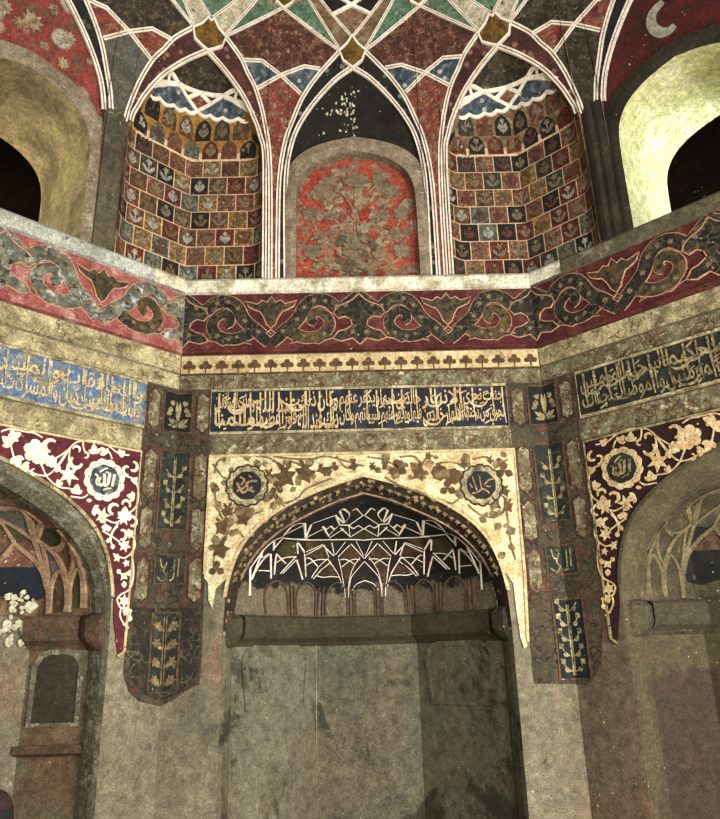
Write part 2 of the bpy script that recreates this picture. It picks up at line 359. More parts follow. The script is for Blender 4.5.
cQI = smooth([(12.8, 5.36), (13.1, 6.75), (13.9, 7.1), (15.3, 7.35), (17.0, 7.55), (19.6, 7.75), (22.5, 7.91)])
QIp = [(12.8, 5.36), (13.1, 6.75), (13.9, 7.1), (15.3, 7.35), (17.0, 7.55), (19.6, 7.75), (22.5, 7.91)]
def interp(P, x):
    if x <= P[0][0]: return P[0][1]
    for (a, b), (c, d) in zip(P, P[1:]):
        if x <= c: return b + (d - b) * (x - a) / ((c - a) or 1)
    return P[-1][1]
QIs = sorted([p for p in cQI if p[1] > 6.7])
def hbq(d): return max(6.75, interp(QIs, 22.5 - d))
def Nr(d, h):
    d = min(abs(d), 9.7)
    a = 4.446 / cos(radians(22.5 - d)); t = min(max((d - 7.9) / 1.8, 0), 1); t = t * t
    base = a * (1 - t) + 4.41 * t; top = hbq(d); ht = min(6.95, top - .35)
    D = base - 4.41
    if h <= ht: return base
    g = 0 if h >= top else sqrt(max(0, 1 - ((h - ht) / (top - ht)) ** 2))
    return min(srad(h) + .01, 4.41) + D * g
def nichemap(caz):
    def fn(x, h, n=0.):
        d = x / KM; r = Nr(d, h) - n; a = radians(caz + d)
        return Vector((sin(a) * r, cos(a) * r, h))
    return fn

# ------------------------------------------------------------------ the room shell
SIDES = {0: 'center', 45: 'right', -45: 'left', 90: 'far_right', -90: 'far_left', 135: 'rear_right', -135: 'rear_left', 180: 'rear'}
ALC_OUT = [(0, 3.235), (.25, 3.165), (.5, 3.07), (.72, 2.965), (.9, 2.85), (1.05, 2.715), (1.16, 2.55), (1.23, 2.36), (1.27, 2.15), (1.285, 1.8)]
ALC_IN = [(0, 3.10), (.25, 3.03), (.48, 2.93), (.68, 2.83), (.85, 2.72), (1.0, 2.58), (1.11, 2.43), (1.18, 2.25), (1.22, 2.06), (1.235, 1.8)]
def arch(P, bottom=0.):
    a = smooth(P, 3)
    right = a + [(a[-1][0], bottom)]
    return [(-x, y) for x, y in reversed(right)] + right[1:]
def band(mb, az, sec, step=.3, u0=-1, u1=1, mi=0):
    o = wallmap(az); k = max(2, int(3.6 / step))
    T = math.tan(radians(22.5))
    for (n0, h0), (n1, h1) in zip(sec, sec[1:]):
        mb.grid(lambda t, v: o((AP - (n0 + (n1 - n0) * v)) * T * t, h0 + (h1 - h0) * v, n0 + (n1 - n0) * v), [u0 + (u1 - u0) * i / k for i in range(k + 1)], [0, 1], mi)
for az, side in SIDES.items():
    mb = MB(); fn = wallmap(az)
    holes = []
    if abs(az) <= 45: holes = [arch(ALC_OUT, .001)]
    elif az in (90, 135, 180): holes = [[(-1.1, .001), (1.1, .001), (1.1, 2.6), (-1.1, 2.6)]]
    H0 = [(-1.8, 0), (1.8, 0), (1.8, 5.36), (-1.8, 5.36)]
    if holes:
        h = holes[0]
        if abs(az) <= 45:
            ring = [(-1.8, 0)] + [(x, max(0, y)) for x, y in arch(ALC_OUT, 0)] + [(1.8, 0), (1.8, 5.36), (-1.8, 5.36)]
        else: ring = [(-1.8, 0), (-1.1, 0), (-1.1, 2.6), (1.1, 2.6), (1.1, 0), (1.8, 0), (1.8, 5.36), (-1.8, 5.36)]
        fill(mb, ring, fn, 0, None, .3)
    else: fill(mb, H0, fn, 0, None, .6)
    obj('wall_' + side, mb, {0: 'plaster_low', -45: 'plaster_low', 45: 'plaster_pink'}.get(az, 'room_plaster'), kind='structure')
mb = MB(); fl = [azv(22.5 + 45 * k) * 6.2 for k in range(8)]
mb.add(fl, [tuple(range(8))]); obj('floor', mb, 'floor_stone', kind='structure')

def fold(az): return abs(((az + 22.5) % 45) - 22.5)
Is = sorted([p for p in cI if p[1] > 6.7]); Is2 = [(a, h) for a, h in Is]
def lower(a):
    if a < 9.85: return interp(Is2, a) if a > 0 else 7.945
    if a <= 12.95: return 5.36
    return interp(QIs, a)
cols = sorted(set([round(s_ * (k * 45 + q), 3) for s_ in (1, -1) for k in (0, 1) for q in [x * .5 for x in range(-44, 45)] + [9.84, 9.86, 12.94, 12.96, -9.84, -9.86, -12.94, -12.96, 22.5, -22.5]] ))
cols = [c for c in cols if -56.3 <= c <= 56.3]
mb = MB()
mb.grid(lambda a, v: S(a, lower(fold(a)) + (10.8 - lower(fold(a))) * v ** .9), cols, [i / 40 for i in range(41)])
ceiling = obj('ceiling', mb, 'v_tan', smooth=True, kind='structure')
mb = MB()
mb.grid(lambda a, h: S(a, h), [56.25 + i * (247.5 / 66) for i in range(67)], [5.36, 5.6, 6, 6.5, 7, 7.5, 8, 8.5, 9, 9.5, 10, 10.4, 10.8])
mb.f = [f for f in mb.f if not (any(128 < degrees(atan2(mb.v[i].x, mb.v[i].y)) % 360 < 142 or 173 < degrees(atan2(mb.v[i].x, mb.v[i].y)) % 360 < 187 for i in f) and all(5.5 < mb.v[i].z < 7.1 for i in f))]
mb.m = [0] * len(mb.f)
k = 24; mb.add([S(i * 15, 10.8) for i in range(k)] + [Vector((0, 0, 10.95))], [(i, (i + 1) % k, k) for i in range(k)])
obj('ceiling', mb, 'room_plaster', smooth=True, kind='structure')

# ------------------------------------------------------------------ window bays and the red niche of the centre wall
NA = lambda half, apex, bot=5.36: smooth([(0, apex), (.2 * half / .66, apex - .045), (.38 * half / .66, apex - .115), (.52 * half / .66, apex - .22), (.61 * half / .66, apex - .36), (.65 * half / .66, apex - .54), (half, 6.15)], 5)
def niche_loop(half, apex, bot=5.36):
    r = NA(half, apex) + [(half, bot)]
    return [(-x, y) for x, y in reversed(r)] + r[1:]
IN, OUT = niche_loop(.655, 6.97), niche_loop(.77, 7.16)
SIDEW = {-45: 'left', 0: 'centre', 45: 'right'}
def baymap(az0):
    def fn(x, h, n=0.): return S(az0 + x / KM, h, n)
    return fn
Iloop = [(-a * KM, h) for a, h in cI] ; Iloop = Iloop + [(a * KM, h) for a, h in reversed(cI)][1:]
WINP = {}
for az, side in SIDEW.items():
    fn = baymap(az); wl = wallmap(az)
    mb = MB(); ring = Iloop + list(reversed(OUT))
    fill(mb, ring, fn, -.03, None, .12)
    tm = {-45: 'tymp_red', 0: 'v_black', 45: 'tymp_red_dark'}[az]
    tl = {-45: 'bright red floral painted tympanum above the left window', 0: 'blackened painted tympanum flecked with white below the central gold boss', 45: 'dark red painted tympanum with a pale curl above the right window'}[az]
    t = obj('tympanum', mb, tm, smooth=True, label=tl, cat='painted panel')
    # moulded border of the opening
    mb = MB()
    mid = niche_loop(.715, 7.07)
    fo = lambda x, h, n=0.: wl(x, h, n)
    mb.strip([fn(x, h, -.03) for x, h in OUT], [wl(x, h, .0) for x, h in OUT])
    mb.strip([wl(x, h, .0) for x, h in OUT], [wl(x, h, .012) for x, h in mid])
    mb.strip([wl(x, h, .012) for x, h in mid], [wl(x, h, .0) for x, h in IN])
    if az == 0:
        mb.strip([wl(x, h, .0) for x, h in IN], [wl(x, h, -.12) for x, h in IN])
        root = thing('arched_niche', wl(0, 5.36), 'blind arched niche with a peeling orange-red painted back over the ledge', 'niche')
        obj('niche_border', mb, 'niche_border', root)
        mb = MB(); fill(mb, IN, wl, -.12, None, .15); obj('niche_back', mb, 'niche_red', root)
        NICHE = root
    else:
        num = 1 if az == -45 else 2
        root = thing('window_%d' % num, wl(0, 5.36), None, None, kind='structure')
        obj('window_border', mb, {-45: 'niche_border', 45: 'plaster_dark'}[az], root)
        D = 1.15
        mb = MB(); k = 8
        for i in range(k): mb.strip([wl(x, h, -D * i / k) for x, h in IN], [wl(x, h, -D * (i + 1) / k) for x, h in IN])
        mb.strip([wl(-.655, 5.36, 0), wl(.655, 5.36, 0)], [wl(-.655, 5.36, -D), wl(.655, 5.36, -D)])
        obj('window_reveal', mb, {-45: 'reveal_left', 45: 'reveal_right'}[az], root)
        # gallery behind
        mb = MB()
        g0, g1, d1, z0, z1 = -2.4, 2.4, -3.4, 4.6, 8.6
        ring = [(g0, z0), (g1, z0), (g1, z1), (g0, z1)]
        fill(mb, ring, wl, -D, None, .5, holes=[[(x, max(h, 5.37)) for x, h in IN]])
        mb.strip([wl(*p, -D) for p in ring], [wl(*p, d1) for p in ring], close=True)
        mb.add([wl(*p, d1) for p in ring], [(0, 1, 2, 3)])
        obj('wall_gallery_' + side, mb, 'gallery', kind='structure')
    WINP[az] = root
def glamp(name, az, u, h, n, tu, th, tn, size, e, col):
    wl = wallmap(az); area(name, wl(u, h, n), wl(tu, th, tn), size, size, e, col)
glamp('right_gallery_yellow_lamp', 45, 1.25, 5.7, -2.2, -.3, 6.9, -.6, .9, 22, (1, 1, .66))  # unseen lamp added in the gallery to tint the right reveal yellow-green
glamp('right_gallery_sky', 45, 1.6, 5.75, -1.75, -.66, 5.5, -.35, .6, 80, (.80, .92, 1))
glamp('left_gallery_daylight', -45, -1.15, 6.2, -2.3, .66, 6.2, -.9, .9, 60, (1, .93, .66))

# ------------------------------------------------------------------ stone ledges
for az, side in SIDEW.items():
    mb = MB(); band(mb, az, [(0, 5.18), (.05, 5.2), (.06, 5.325), (.03, 5.36), (-.5, 5.365)])
    lb = {-45: 'worn grey stone ledge running under the left window', 0: 'cream weathered stone ledge across the centre wall below the red niche', 45: 'dark grey stone ledge running under the right window'}[az]
    led_ = obj('stone_ledge', mb, {-45: 'stone_grey', 0: 'stone_ledge', 45: 'plaster_grey'}[az], label=lb, cat='ledge')
    if az:
        mb = MB(); q = 1 if az < 0 else -1
        band(mb, az, [(.02, 5.195), (.053, 5.202), (.063, 5.322), (.03, 5.363)], .1, *sorted((q * .80, q)))
        obj('cream_end', mb, 'stone_ledge', led_)
# ------------------------------------------------------------------ piers of plaster at the sides
for az, side in ((-1, 'left'), (1, 'right')):
    mb = MB()
    A = [az * a for a in (32.2, 32.7, 33.2, 33.75, 34.3, 34.9, 35.2)]
    prof = [0, .03, .045, .03, .05, .04, 0]
    for i in range(len(A) - 1):
        mb.grid(lambda a, h: S(A[i] + (A[i + 1] - A[i]) * a, h, (prof[i] + (prof[i + 1] - prof[i]) * a) * min(1, (7.0 - h) / .15)), [0, 1], [5.36, 5.7, 6.0, 6.3, 6.6, 6.75, 6.85, 6.95, 7.0])
    obj('plaster_pier', mb, 'plaster_grey' if az < 0 else 'plaster_dark', smooth=True,
        label=('pale grey ' if az < 0 else 'sooty dark ') + 'plaster pier between the %s window and the %s tiled corner niche' % (side, side), cat='pier')

# ------------------------------------------------------------------ tiled corner niches
def q_folds(P, caz): return P
for caz, side in ((-22.5, 'left'), (22.5, 'right')):
    fn = nichemap(caz); rnd = random.Random(5 if caz < 0 else 9)
    outer = 22.5
    root = thing('tiled_corner_niche', fn(0, 5.36), 'arched corner niche lined with small painted flower tiles left of the red niche' if caz < 0 else 'arched corner niche lined with small painted flower tiles right of the red niche', 'niche', group=None)
    ql = [((22.5 - a) * KM, h) for a, h in cQI]
    loop = [(-x, h) for x, h in reversed(ql)]; loop = [(-x, h) for x, h in ql] + [(x, h) for x, h in reversed(ql)][1:]
    mb = MB()
    dd = sorted(set([i * .25 for i in range(-38, 39)] + [-9.68, 9.68]))
    mb.grid(lambda d, v: fn(d * KM, 5.36 + (min(7.52, hbq(abs(d))) - 5.36) * v, 0), dd, [i / 44 for i in range(45)])
    obj('niche_shell', mb, 'grout', root, smooth=False)
    mb = MB(); d2 = [d for d in dd if hbq(abs(d)) > 7.5]
    mb.grid(lambda d, v: fn(d * KM, 7.48 + (hbq(abs(d)) - 7.48) * sin(v * pi / 2), .004), d2, [i / 24 for i in range(25)])
    obj('half_dome_ground', mb, 'v_olive', root)
    # tiles: arc length along the plan curve
    N = 400; ds = [9.7 * i / N for i in range(N + 1)]; arc = [0]
    for i in range(N):
        p = fn(ds[i] * KM, 6); q = fn(ds[i + 1] * KM, 6); arc.append(arc[-1] + (p - q).length)
    L = arc[-1]
    def x_at(s):
        sg = -1 if s < 0 else 1; s = min(abs(s), L)
        for i in range(N):
            if arc[i + 1] >= s: return sg * (ds[i] + (ds[i + 1] - ds[i]) * (s - arc[i]) / (arc[i + 1] - arc[i] + 1e-9)) * KM
        return sg * 9.7 * KM
    rows = [5.36 + .0, 5.60, 5.83, 6.05, 6.27, 6.49, 6.72, 6.94]
    tw = .205; g = .012
    tm = MB(); fm = MB()
    def cell(s0, s1, h0, h1, mi, pointed=False):
        s0, s1 = max(s0, -L), min(s1, L)
        if s1 - s0 < .03: return
        h0 += g / 2; h1 -= g / 2; s0 += g / 2; s1 -= g / 2
        k = 3
        xs = [x_at(s0 + (s1 - s0) * i / k) for i in range(k + 1)]
        if max(hbq(abs(x / KM)) for x in xs) < h0 + .05: return
        if pointed:
            sm = (s0 + s1) / 2; hw = (s1 - s0) / 2; hh = h1 - h0
            ring = [(sm + hw * a, h0 + hh * b) for a, b in ((-.92, 0), (.92, 0), (.95, .5), (.8, .72), (.45, .88), (0, 1), (-.45, .88), (-.8, .72), (-.95, .5))]
            rr = [(x_at(a), min(b, hbq(abs(x_at(a) / KM)))) for a, b in ring]
            blob(tm, (x_at(sm), h0 + hh * .5), rr, fn, .010, 0, mi)
        else:
            top = [min(h1, hbq(abs(x / KM))) for x in xs]
            tm.grid(lambda i, v: fn(xs[i], h0 + (top[i] - h0) * v, .004), range(k + 1), [0, .5, 1], mi)
        # painted flower
        if s1 - s0 > .09:
            sm = (s0 + s1) / 2; mc = rnd.choice((0, 0, 1, 2, 3)); z = (h1 - h0); kind = rnd.random(); hb_ = h0 + z * .1
            f2 = lambda a, b, n=0.: fn(x_at(a), b, n)
            ribbon(fm, [(sm, hb_), (sm, h0 + z * .62)], .014, f2, .014, .004, mc)
            for sg in (-1, 1):
                for y, rr in ((.18, 1.), (.36, .8)) if kind < .6 else ((.15, 1.25),):
                    x0 = sm; y0 = h0 + z * y
                    ring = [(x0, y0), (x0 + sg * .028 * rr, y0 + .004), (x0 + sg * .06 * rr, y0 + .045 * rr), (x0 + sg * .055 * rr, y0 + .07 * rr), (x0 + sg * .022 * rr, y0 + .045 * rr)]
                    blob(fm, (x0 + sg * .035 * rr, y0 + .032), ring if sg > 0 else ring[::-1], f2, .013, .004, mc)
            R_ = .030 if kind < .6 else .04; cy = h0 + z * .7
            ring = [(sm + cos(t * pi / 5) * R_ * (1 if t % 2 else .62), cy + sin(t * pi / 5) * R_ * (1 if t % 2 else .62)) for t in range(10)]
            blob(fm, (sm, cy), ring, f2, .014, .004, mc)
    last = None
    for r in range(7):
        off = (0 if r % 2 else .5) * tw + (.03 if r % 3 == 0 else 0)
        s = -L - tw + off
        k = int(-L / tw) - 1
        s = k * tw + off
        while s < L:
            mi = rnd.randrange(8)
            while mi == last: mi = rnd.randrange(8)
            last = mi
            cell(s, s + tw, rows[r], rows[r + 1], mi); s += tw
    obj('painted_tiles', tm, TILE, root); 
    # two courses of unframed pointed cells on a gold ground
    gm = MB()
    def hs(s): return 7.30 + .16 * sqrt(max(0, 1 - (s / (L * .98)) ** 2))
    xs = [-L + 2 * L * i / 40 for i in range(41)]
    gm.grid(lambda s, v: fn(x_at(s), 6.95 + (min(hs(s), hbq(abs(x_at(s) / KM))) - 6.95) * v if hbq(abs(x_at(s) / KM)) > 7 else 6.95 - .2 + v * .15, .004), xs, [0, .25, .5, .75, 1])
    obj('gold_ground', gm, 'tile_gold' if caz < 0 else 'v_tan', root)
    tm2 = tm; tm = MB()
    for r, (h0, h1) in enumerate(((6.95, 7.17), (7.16, 7.40))):
        s = -5 * .215 + (0 if r else .1)
        while s < L - .05:
            if s > -L - .05:
                mi = rnd.choice((0, 1, 3, 4, 7, 1, 3) if r == 0 else (1, 7, 4, 5, 1))
                sc_ = 1 if r == 0 else .93
                cell(s, s + .2, h0, 6.95 + (h1 - 6.95) * (1 if abs(s + .1) < .55 else .93), mi, True)
            s += .215
    obj('pointed_cells', tm, TILE, root); obj('flower_motifs', fm, ['motif_a', 'motif_b', 'motif_c', 'motif_d'], root)
    # scalloped edge and small net of the half dome
    rm = MB()
    sc_pts = []
    nodes = [(-7.6, 7.335), (-5.5, 7.375), (-3.4, 7.40), (-1.7, 7.43), (0, 7.475), (1.7, 7.43), (3.4, 7.40), (5.5, 7.375), (7.6, 7.335)]
    for (a, b), (c, d) in zip(nodes, nodes[1:]):
        for i in range(4):
            t = i / 4; sc_pts.append(((a + (c - a) * t) * KM, b + (d - b) * t - .03 * sin(pi * t)))
    sc_pts.append((7.6 * KM, 7.335))
    deg = lambda P: [(x * KM, y) for x, y in P]
    mir = lambda P: [(-x, y) for x, y in P]
    blue = deg([(7.6, 7.335), (6.2, 7.45), (4.6, 7.54), (3.2, 7.59), (1.6, 7.535), (0.1, 7.475)]) + [p for p in sc_pts if .1 < p[0] / KM < 7.5]
    def pat(poly, mat, n=.008, nm='painted_field'):
        m_ = MB(); fill(m_, poly, fn, n, -.0, .12); return obj(nm, m_, mat, root)
    for sg in (1, -1):
        F = (lambda P: P) if sg > 0 else mir
        pat(F(blue), 'v_blue' if sg * caz < 0 or True else 'v_grey')
        pat(F(deg([(3.2, 7.59), (1.7, 7.61), (0, 7.645), (1.6, 7.54)])), 'v_olive')
        pat(F(deg([(7.3, 7.36), (6.2, 7.45), (4.7, 7.535), (4.9, 7.585), (5.7, 7.56), (6.6, 7.46)])), 'v_band_red')
    pat(deg([(0, 7.47), (1.6, 7.54), (0, 7.645), (-1.6, 7.54)]), 'v_red')
    tym = deg([(-5.2, 7.60), (-3.9, 7.60), (-2.8, 7.60), (-1.7, 7.61), (0, 7.65), (1.7, 7.61), (2.8, 7.60), (3.9, 7.60), (5.2, 7.60)]) + [(x, h - .01) for x, h in reversed(ql) if h > 7.61][::-1][::-1]
    half = [(x, h - .012) for x, h in ql if h > 7.62]      # right side, going up to the apex
    tym = deg([(-5.2, 7.60), (-2.8, 7.60), (-1.7, 7.61), (0, 7.65), (1.7, 7.61), (2.8, 7.60), (5.2, 7.60)]) + half + [(-x, h) for x, h in half[::-1]][1:]
    pat(tym, 'v_olive')
    for sg in (1, -1):
        F = (lambda P: P) if sg > 0 else mir
        for P in ([(7.6, 7.34), (6.2, 7.45), (4.6, 7.54), (3.2, 7.595), (1.7, 7.615), (0, 7.645), (-1.6, 7.54)], [(0, 7.475), (1.55, 7.535), (2.9, 7.59), (4.0, 7.615), (5.2, 7.60)], [(4.95, 7.60), (4.7, 7.53)]):
            ribbon(rm, F(deg(P)), .032, fn, .022, .0)
    ribbon(rm, sc_pts, .03, fn, .024, 0)
    obj('white_net_ribs', rm, 'rib_white', root)

# ------------------------------------------------------------------ vault: ribs, bosses and painted fields on the dome
def mirrored(P, side, az0): return [((az0 + side * a) * KM, h) for a, h in P]
POS = {-45: 'the left window', 0: 'the central niche', 45: 'the right window'}
def vfill(name, poly, mat, label, group=None, n=.008, lim=True):
    mb = MB(); fill(mb, poly, Sm, n, -.005, .14); return obj(name, mb, mat, smooth=True, label=label, cat='painted panel', group=group)
for az0 in (-45, 0, 45):
    for sd in (-1, 1):
        if az0 == -45 and sd == -1 or az0 == 45 and sd == 1: vis = False
        else: vis = True
        where = {(-45, 1): 'right of the left window arch', (0, -1): 'left of the central black arch', (0, 1): 'right of the central black arch', (45, -1): 'left of the right window arch', (-45, -1): 'left of the left window arch', (45, 1): 'right of the right window arch'}[(az0, sd)]
        M = lambda P: mirrored(P, sd, az0)
        low = 5.36 if az0 == 0 else 6.85
        cut = lambda C: [p for p in C if p[1] >= low]
        ci, co, cqo, cqi = cut(cI), cut(cO), cut(cQO), cut(cQI)
        if not vis: continue
        # dark band between the two wall-arch ribs, red band between the two corner-arch ribs
        vfill('painted_arch_band', M(ci + co[::-1]), 'v_band_black' if az0 == 0 else 'v_darkband', 'narrow blackish flower band between twin white ribs ' + where)
        vfill('painted_arch_band', M(cqo + cqi[::-1]), 'v_band_red', 'narrow dark red flower band along the corner arch ' + where)
        # red lozenge rising from the pier
        oo = [p for p in co if p[1] < 7.62]; qq = [p for p in cqo if p[1] < 7.61]
        vfill('painted_spandrel_field', M(oo + [(8.05, 7.63), (11.2, 7.81), (14.8, 7.62)] + qq[::-1]), 'v_red' if az0 == 0 else ('v_grey' if az0 < 0 else 'v_olive'),
              ('red flowered' if az0 == 0 else 'grey worn' if az0 < 0 else 'sooty olive') + ' kite-shaped vault field ' + where)
        o2 = [p for p in co if 7.63 <= p[1] <= 7.91]; q2 = [p for p in cqo if 7.62 <= p[1] <= 7.9]
        mt = 'v_blue' if az0 == 0 else 'v_red'
        cn = 'blue-grey' if az0 == 0 else 'red'
        vfill('painted_triangle', M([(8.05, 7.63)] + o2 + [(5.1, 7.915), (7.6, 7.93), (11.2, 7.81)]), mt, 'small %s triangular field on the window-wall side ' % cn + where if az0 else 'small blue-grey triangular field nearer the central gold boss ' + where)
        vfill('painted_triangle', M([(14.8, 7.62)] + q2 + [(17.2, 7.9), (14.2, 7.93), (11.2, 7.81)]), mt, 'small %s triangular field beside the corner arch ' % cn + where)
        o3 = [p for p in co if p[1] > 7.91]; q3 = [p for p in cqo if p[1] > 7.9]
        vfill('painted_vault_field', M([(11.2, 7.81), (7.6, 7.93), (5.1, 7.915)] + o3 + [(2.1, 8.1), (11.35, 8.48), (20, 8.09)] + q3[::-1] + [(17.2, 7.9), (14.2, 7.93)]), 'v_redbrown' if az0 == 0 else 'v_olive',
              'large %s six-sided field high in the vault ' % ('red-brown' if az0 == 0 else 'olive-brown') + where)
        # radiating bands above
        vfill('painted_green_field', M([(2.1, 8.115), (7.3, 8.59), (11.35, 8.49)]), 'v_green', 'green triangular field springing from the boss above %s, ' % POS[az0] + ('left' if sd < 0 else 'right') + ' side')
        vfill('painted_green_field', M([(20.0, 8.10), (15.5, 8.53), (11.35, 8.49)]), 'v_green', 'green triangular field springing from the corner boss ' + where)
        vfill('painted_radial_band', M([(1.9, 8.11), (.05, 8.245), (3.2, 8.46), (5.2, 8.56), (7.2, 8.7), (8.6, 8.72), (7.3, 8.59)]), 'v_tan', 'tan tapering band fanning up from the boss above %s, ' % POS[az0] + ('left' if sd < 0 else 'right') + ' side')
        vfill('painted_radial_band', M([(20.2, 8.11), (22.3, 8.225), (19.6, 8.42), (17.3, 8.56), (15.8, 8.70), (14.2, 8.68), (15.5, 8.53)]), 'v_white', 'whitish tapering band fanning up from the corner boss ' + where)
        vfill('painted_dark_triangle', M([(0, 8.56), (3.1, 8.47), (5.2, 8.58), (5.2, 8.66), (0, 8.62)]), 'v_black', 'small black triangle above the green lozenge over %s, ' % POS[az0] + ('left' if sd < 0 else 'right') + ' side')
        vfill('painted_green_field', M([(22.5, 8.235), (19.6, 8.43), (17.4, 8.57), (19.5, 8.72), (22.5, 8.72)]), 'v_green', 'green field between the pale bands of the corner boss ' + where)
        # ribs
        top = 8.98
        R_ = [('rib_arch', ci, .046), ('rib_arch', co, .046), ('rib_arch', cqo, .046), ('rib_arch', cqi, .046)]
        rn = ['inner white rib of the wall arch ', 'outer white rib of the wall arch ', 'outer white rib of the corner arch ', 'inner white rib of the corner arch ']
        for (nm, P, w_), lb in zip(R_, rn):
            mb = MB(); ribbon(mb, M(P), w_, Sm, .018, -.012, core=.3); obj('arch_rib', mb, ['rib_white', 'rib_core'], label=lb + where, cat='rib')
        mb = MB()
        for P in ([(17.2, 7.9), (14.2, 7.93), (11.2, 7.81), (8.05, 7.63)], [(5.1, 7.915), (7.6, 7.93), (11.2, 7.81), (14.8, 7.62)]):
            ribbon(mb, M(P), .04, Sm, .016, -.006, core=.3)
        obj('cross_ribs', mb, ['rib_white', 'rib_core'], label='pair of thin white ribs crossing above the kite field ' + where, cat='rib')
        mb = MB()
        for P in ([(2.1, 8.11), (11.35, 8.485)], [(20.0, 8.1), (11.35, 8.485)], [(2.0, 8.12), (7.3, 8.595), (9.5, 8.8)], [(.05, 8.25), (3.2, 8.465), (6.5, 8.68)], [(20.1, 8.11), (15.5, 8.53), (13.8, 8.68)], [(22.35, 8.24), (19.6, 8.425), (16.5, 8.62)]):
            ribbon(mb, M(P), .028, Sm, .016, -.006, core=.3)
        ribbon(mb, M([(3.2, 8.46), (0, 8.555), (-3.2, 8.66)]), .03, Sm, .022, -.01)
        obj('radial_ribs', mb, ['rib_white', 'rib_core'], label='fan of straight white ribs over the six-sided field ' + where, cat='rib')
def boss(az, P, label, mirror=True, mat='v_gold'):
    ring = [((az + a) * KM, h) for a, h in P]
    root = thing('vault_boss', Sm(ring[0][0], ring[0][1]), label, 'boss', group=None)
    cx = sum(p[0] for p in ring) / len(ring); cy = sum(p[1] for p in ring) / len(ring)
    mb = MB(); blob(mb, (cx, cy), ring, Sm, .02, -.01, 0, .03); obj('gilt_center', mb, mat, root)
    mb = MB(); ribbon(mb, ring, .022, Sm, .036, 0, close=True); obj('white_edge', mb, 'rib_white', root)
st = [(-2.1, 8.1), (-1.5, 8.0), (0, 7.925), (1.5, 8.0), (2.1, 8.1), (0.9, 8.17), (0, 8.25), (-.9, 8.17)]
bs = [(-2.5, 8.08), (-2.1, 7.98), (-.9, 7.93), (0, 7.9), (.9, 7.93), (2.1, 7.98), (2.5, 8.08), (1.2, 8.15), (.5, 8.22), (0, 8.20), (-.5, 8.22), (-1.2, 8.15)]
tb = [(0, 8.475), (1.3, 8.53), (1.9, 8.62), (1.0, 8.72), (-1.0, 8.72), (-1.9, 8.62), (-1.3, 8.53)]
boss(0, st, 'gilt star-shaped boss at the point of the central black arch')
boss(-45, st, 'gilt star boss over the left window arch'); boss(45, st, 'gilt star boss over the right window arch')
boss(-22.5, bs, 'gilt boss at the tip of the left tiled corner niche'); boss(22.5, bs, 'gilt boss at the tip of the right tiled corner niche')
boss(-11.25, tb, 'gilt boss cut by the top of the view, left of centre'); boss(11.25, tb, 'gilt boss cut by the top of the view, right of centre')

# ------------------------------------------------------------------ measured places: a view ray met with a wall plane gives (u, h) on that wall
def at(px, py, az=0, n=0.):
    d = Fv + Rv * (px - 360) / 720 - Uv * (py - 409.5) / 720
    o = azv(az); t = Vector((cos(radians(az)), -sin(radians(az)), 0))
    s_ = (AP - n - CAMLOC.dot(o)) / d.dot(o); P = CAMLOC + d * s_
    return (P.dot(t), P.z)
def rect(u0, u1, h0, h1): return [(u0, h0), (u1, h0), (u1, h1), (u0, h1)]

# ------------------------------------------------------------------ painted frieze under the ledge
def fz(X, Y): return ((X - 352) / 313 * .9, 5.18 - (Y - 50) / 212 * .65)
LOTUS = [fz(*p) for p in ((352, 62), (368, 84), (385, 76), (402, 90), (444, 78), (432, 100), (410, 112), (392, 118), (378, 140), (368, 165), (352, 180))]
LOTUS = LOTUS + [(-x, y) for x, y in LOTUS[1:-1]][::-1]
DIAM = [fz(*p) for p in ((352, 184), (368, 197), (352, 212), (336, 197))]
STRAP = [fz(*p) for p in ((352, 230), (380, 208), (405, 185), (430, 165), (452, 140), (468, 108), (490, 85), (525, 76), (560, 88), (582, 108), (610, 108), (640, 85), (665, 68))]
CURL = [fz(*p) for p in ((425, 195), (450, 208), (480, 216), (520, 212), (548, 192), (560, 165), (548, 138), (520, 122), (500, 132), (496, 155), (512, 165))]
INV = [fz(*p) for p in ((665, 57), (645, 78), (625, 90), (602, 98), (582, 112), (574, 130), (590, 148), (615, 142), (634, 154), (640, 175), (614, 190), (590, 196), (570, 222), (600, 232), (640, 222), (665, 245))]
LEAFY = [fz(*p) for p in ((446, 190), (480, 196), (515, 207), (550, 196), (580, 186), (560, 208), (590, 214), (545, 226), (520, 240), (490, 228), (455, 226), (420, 236), (436, 214), (420, 204))]
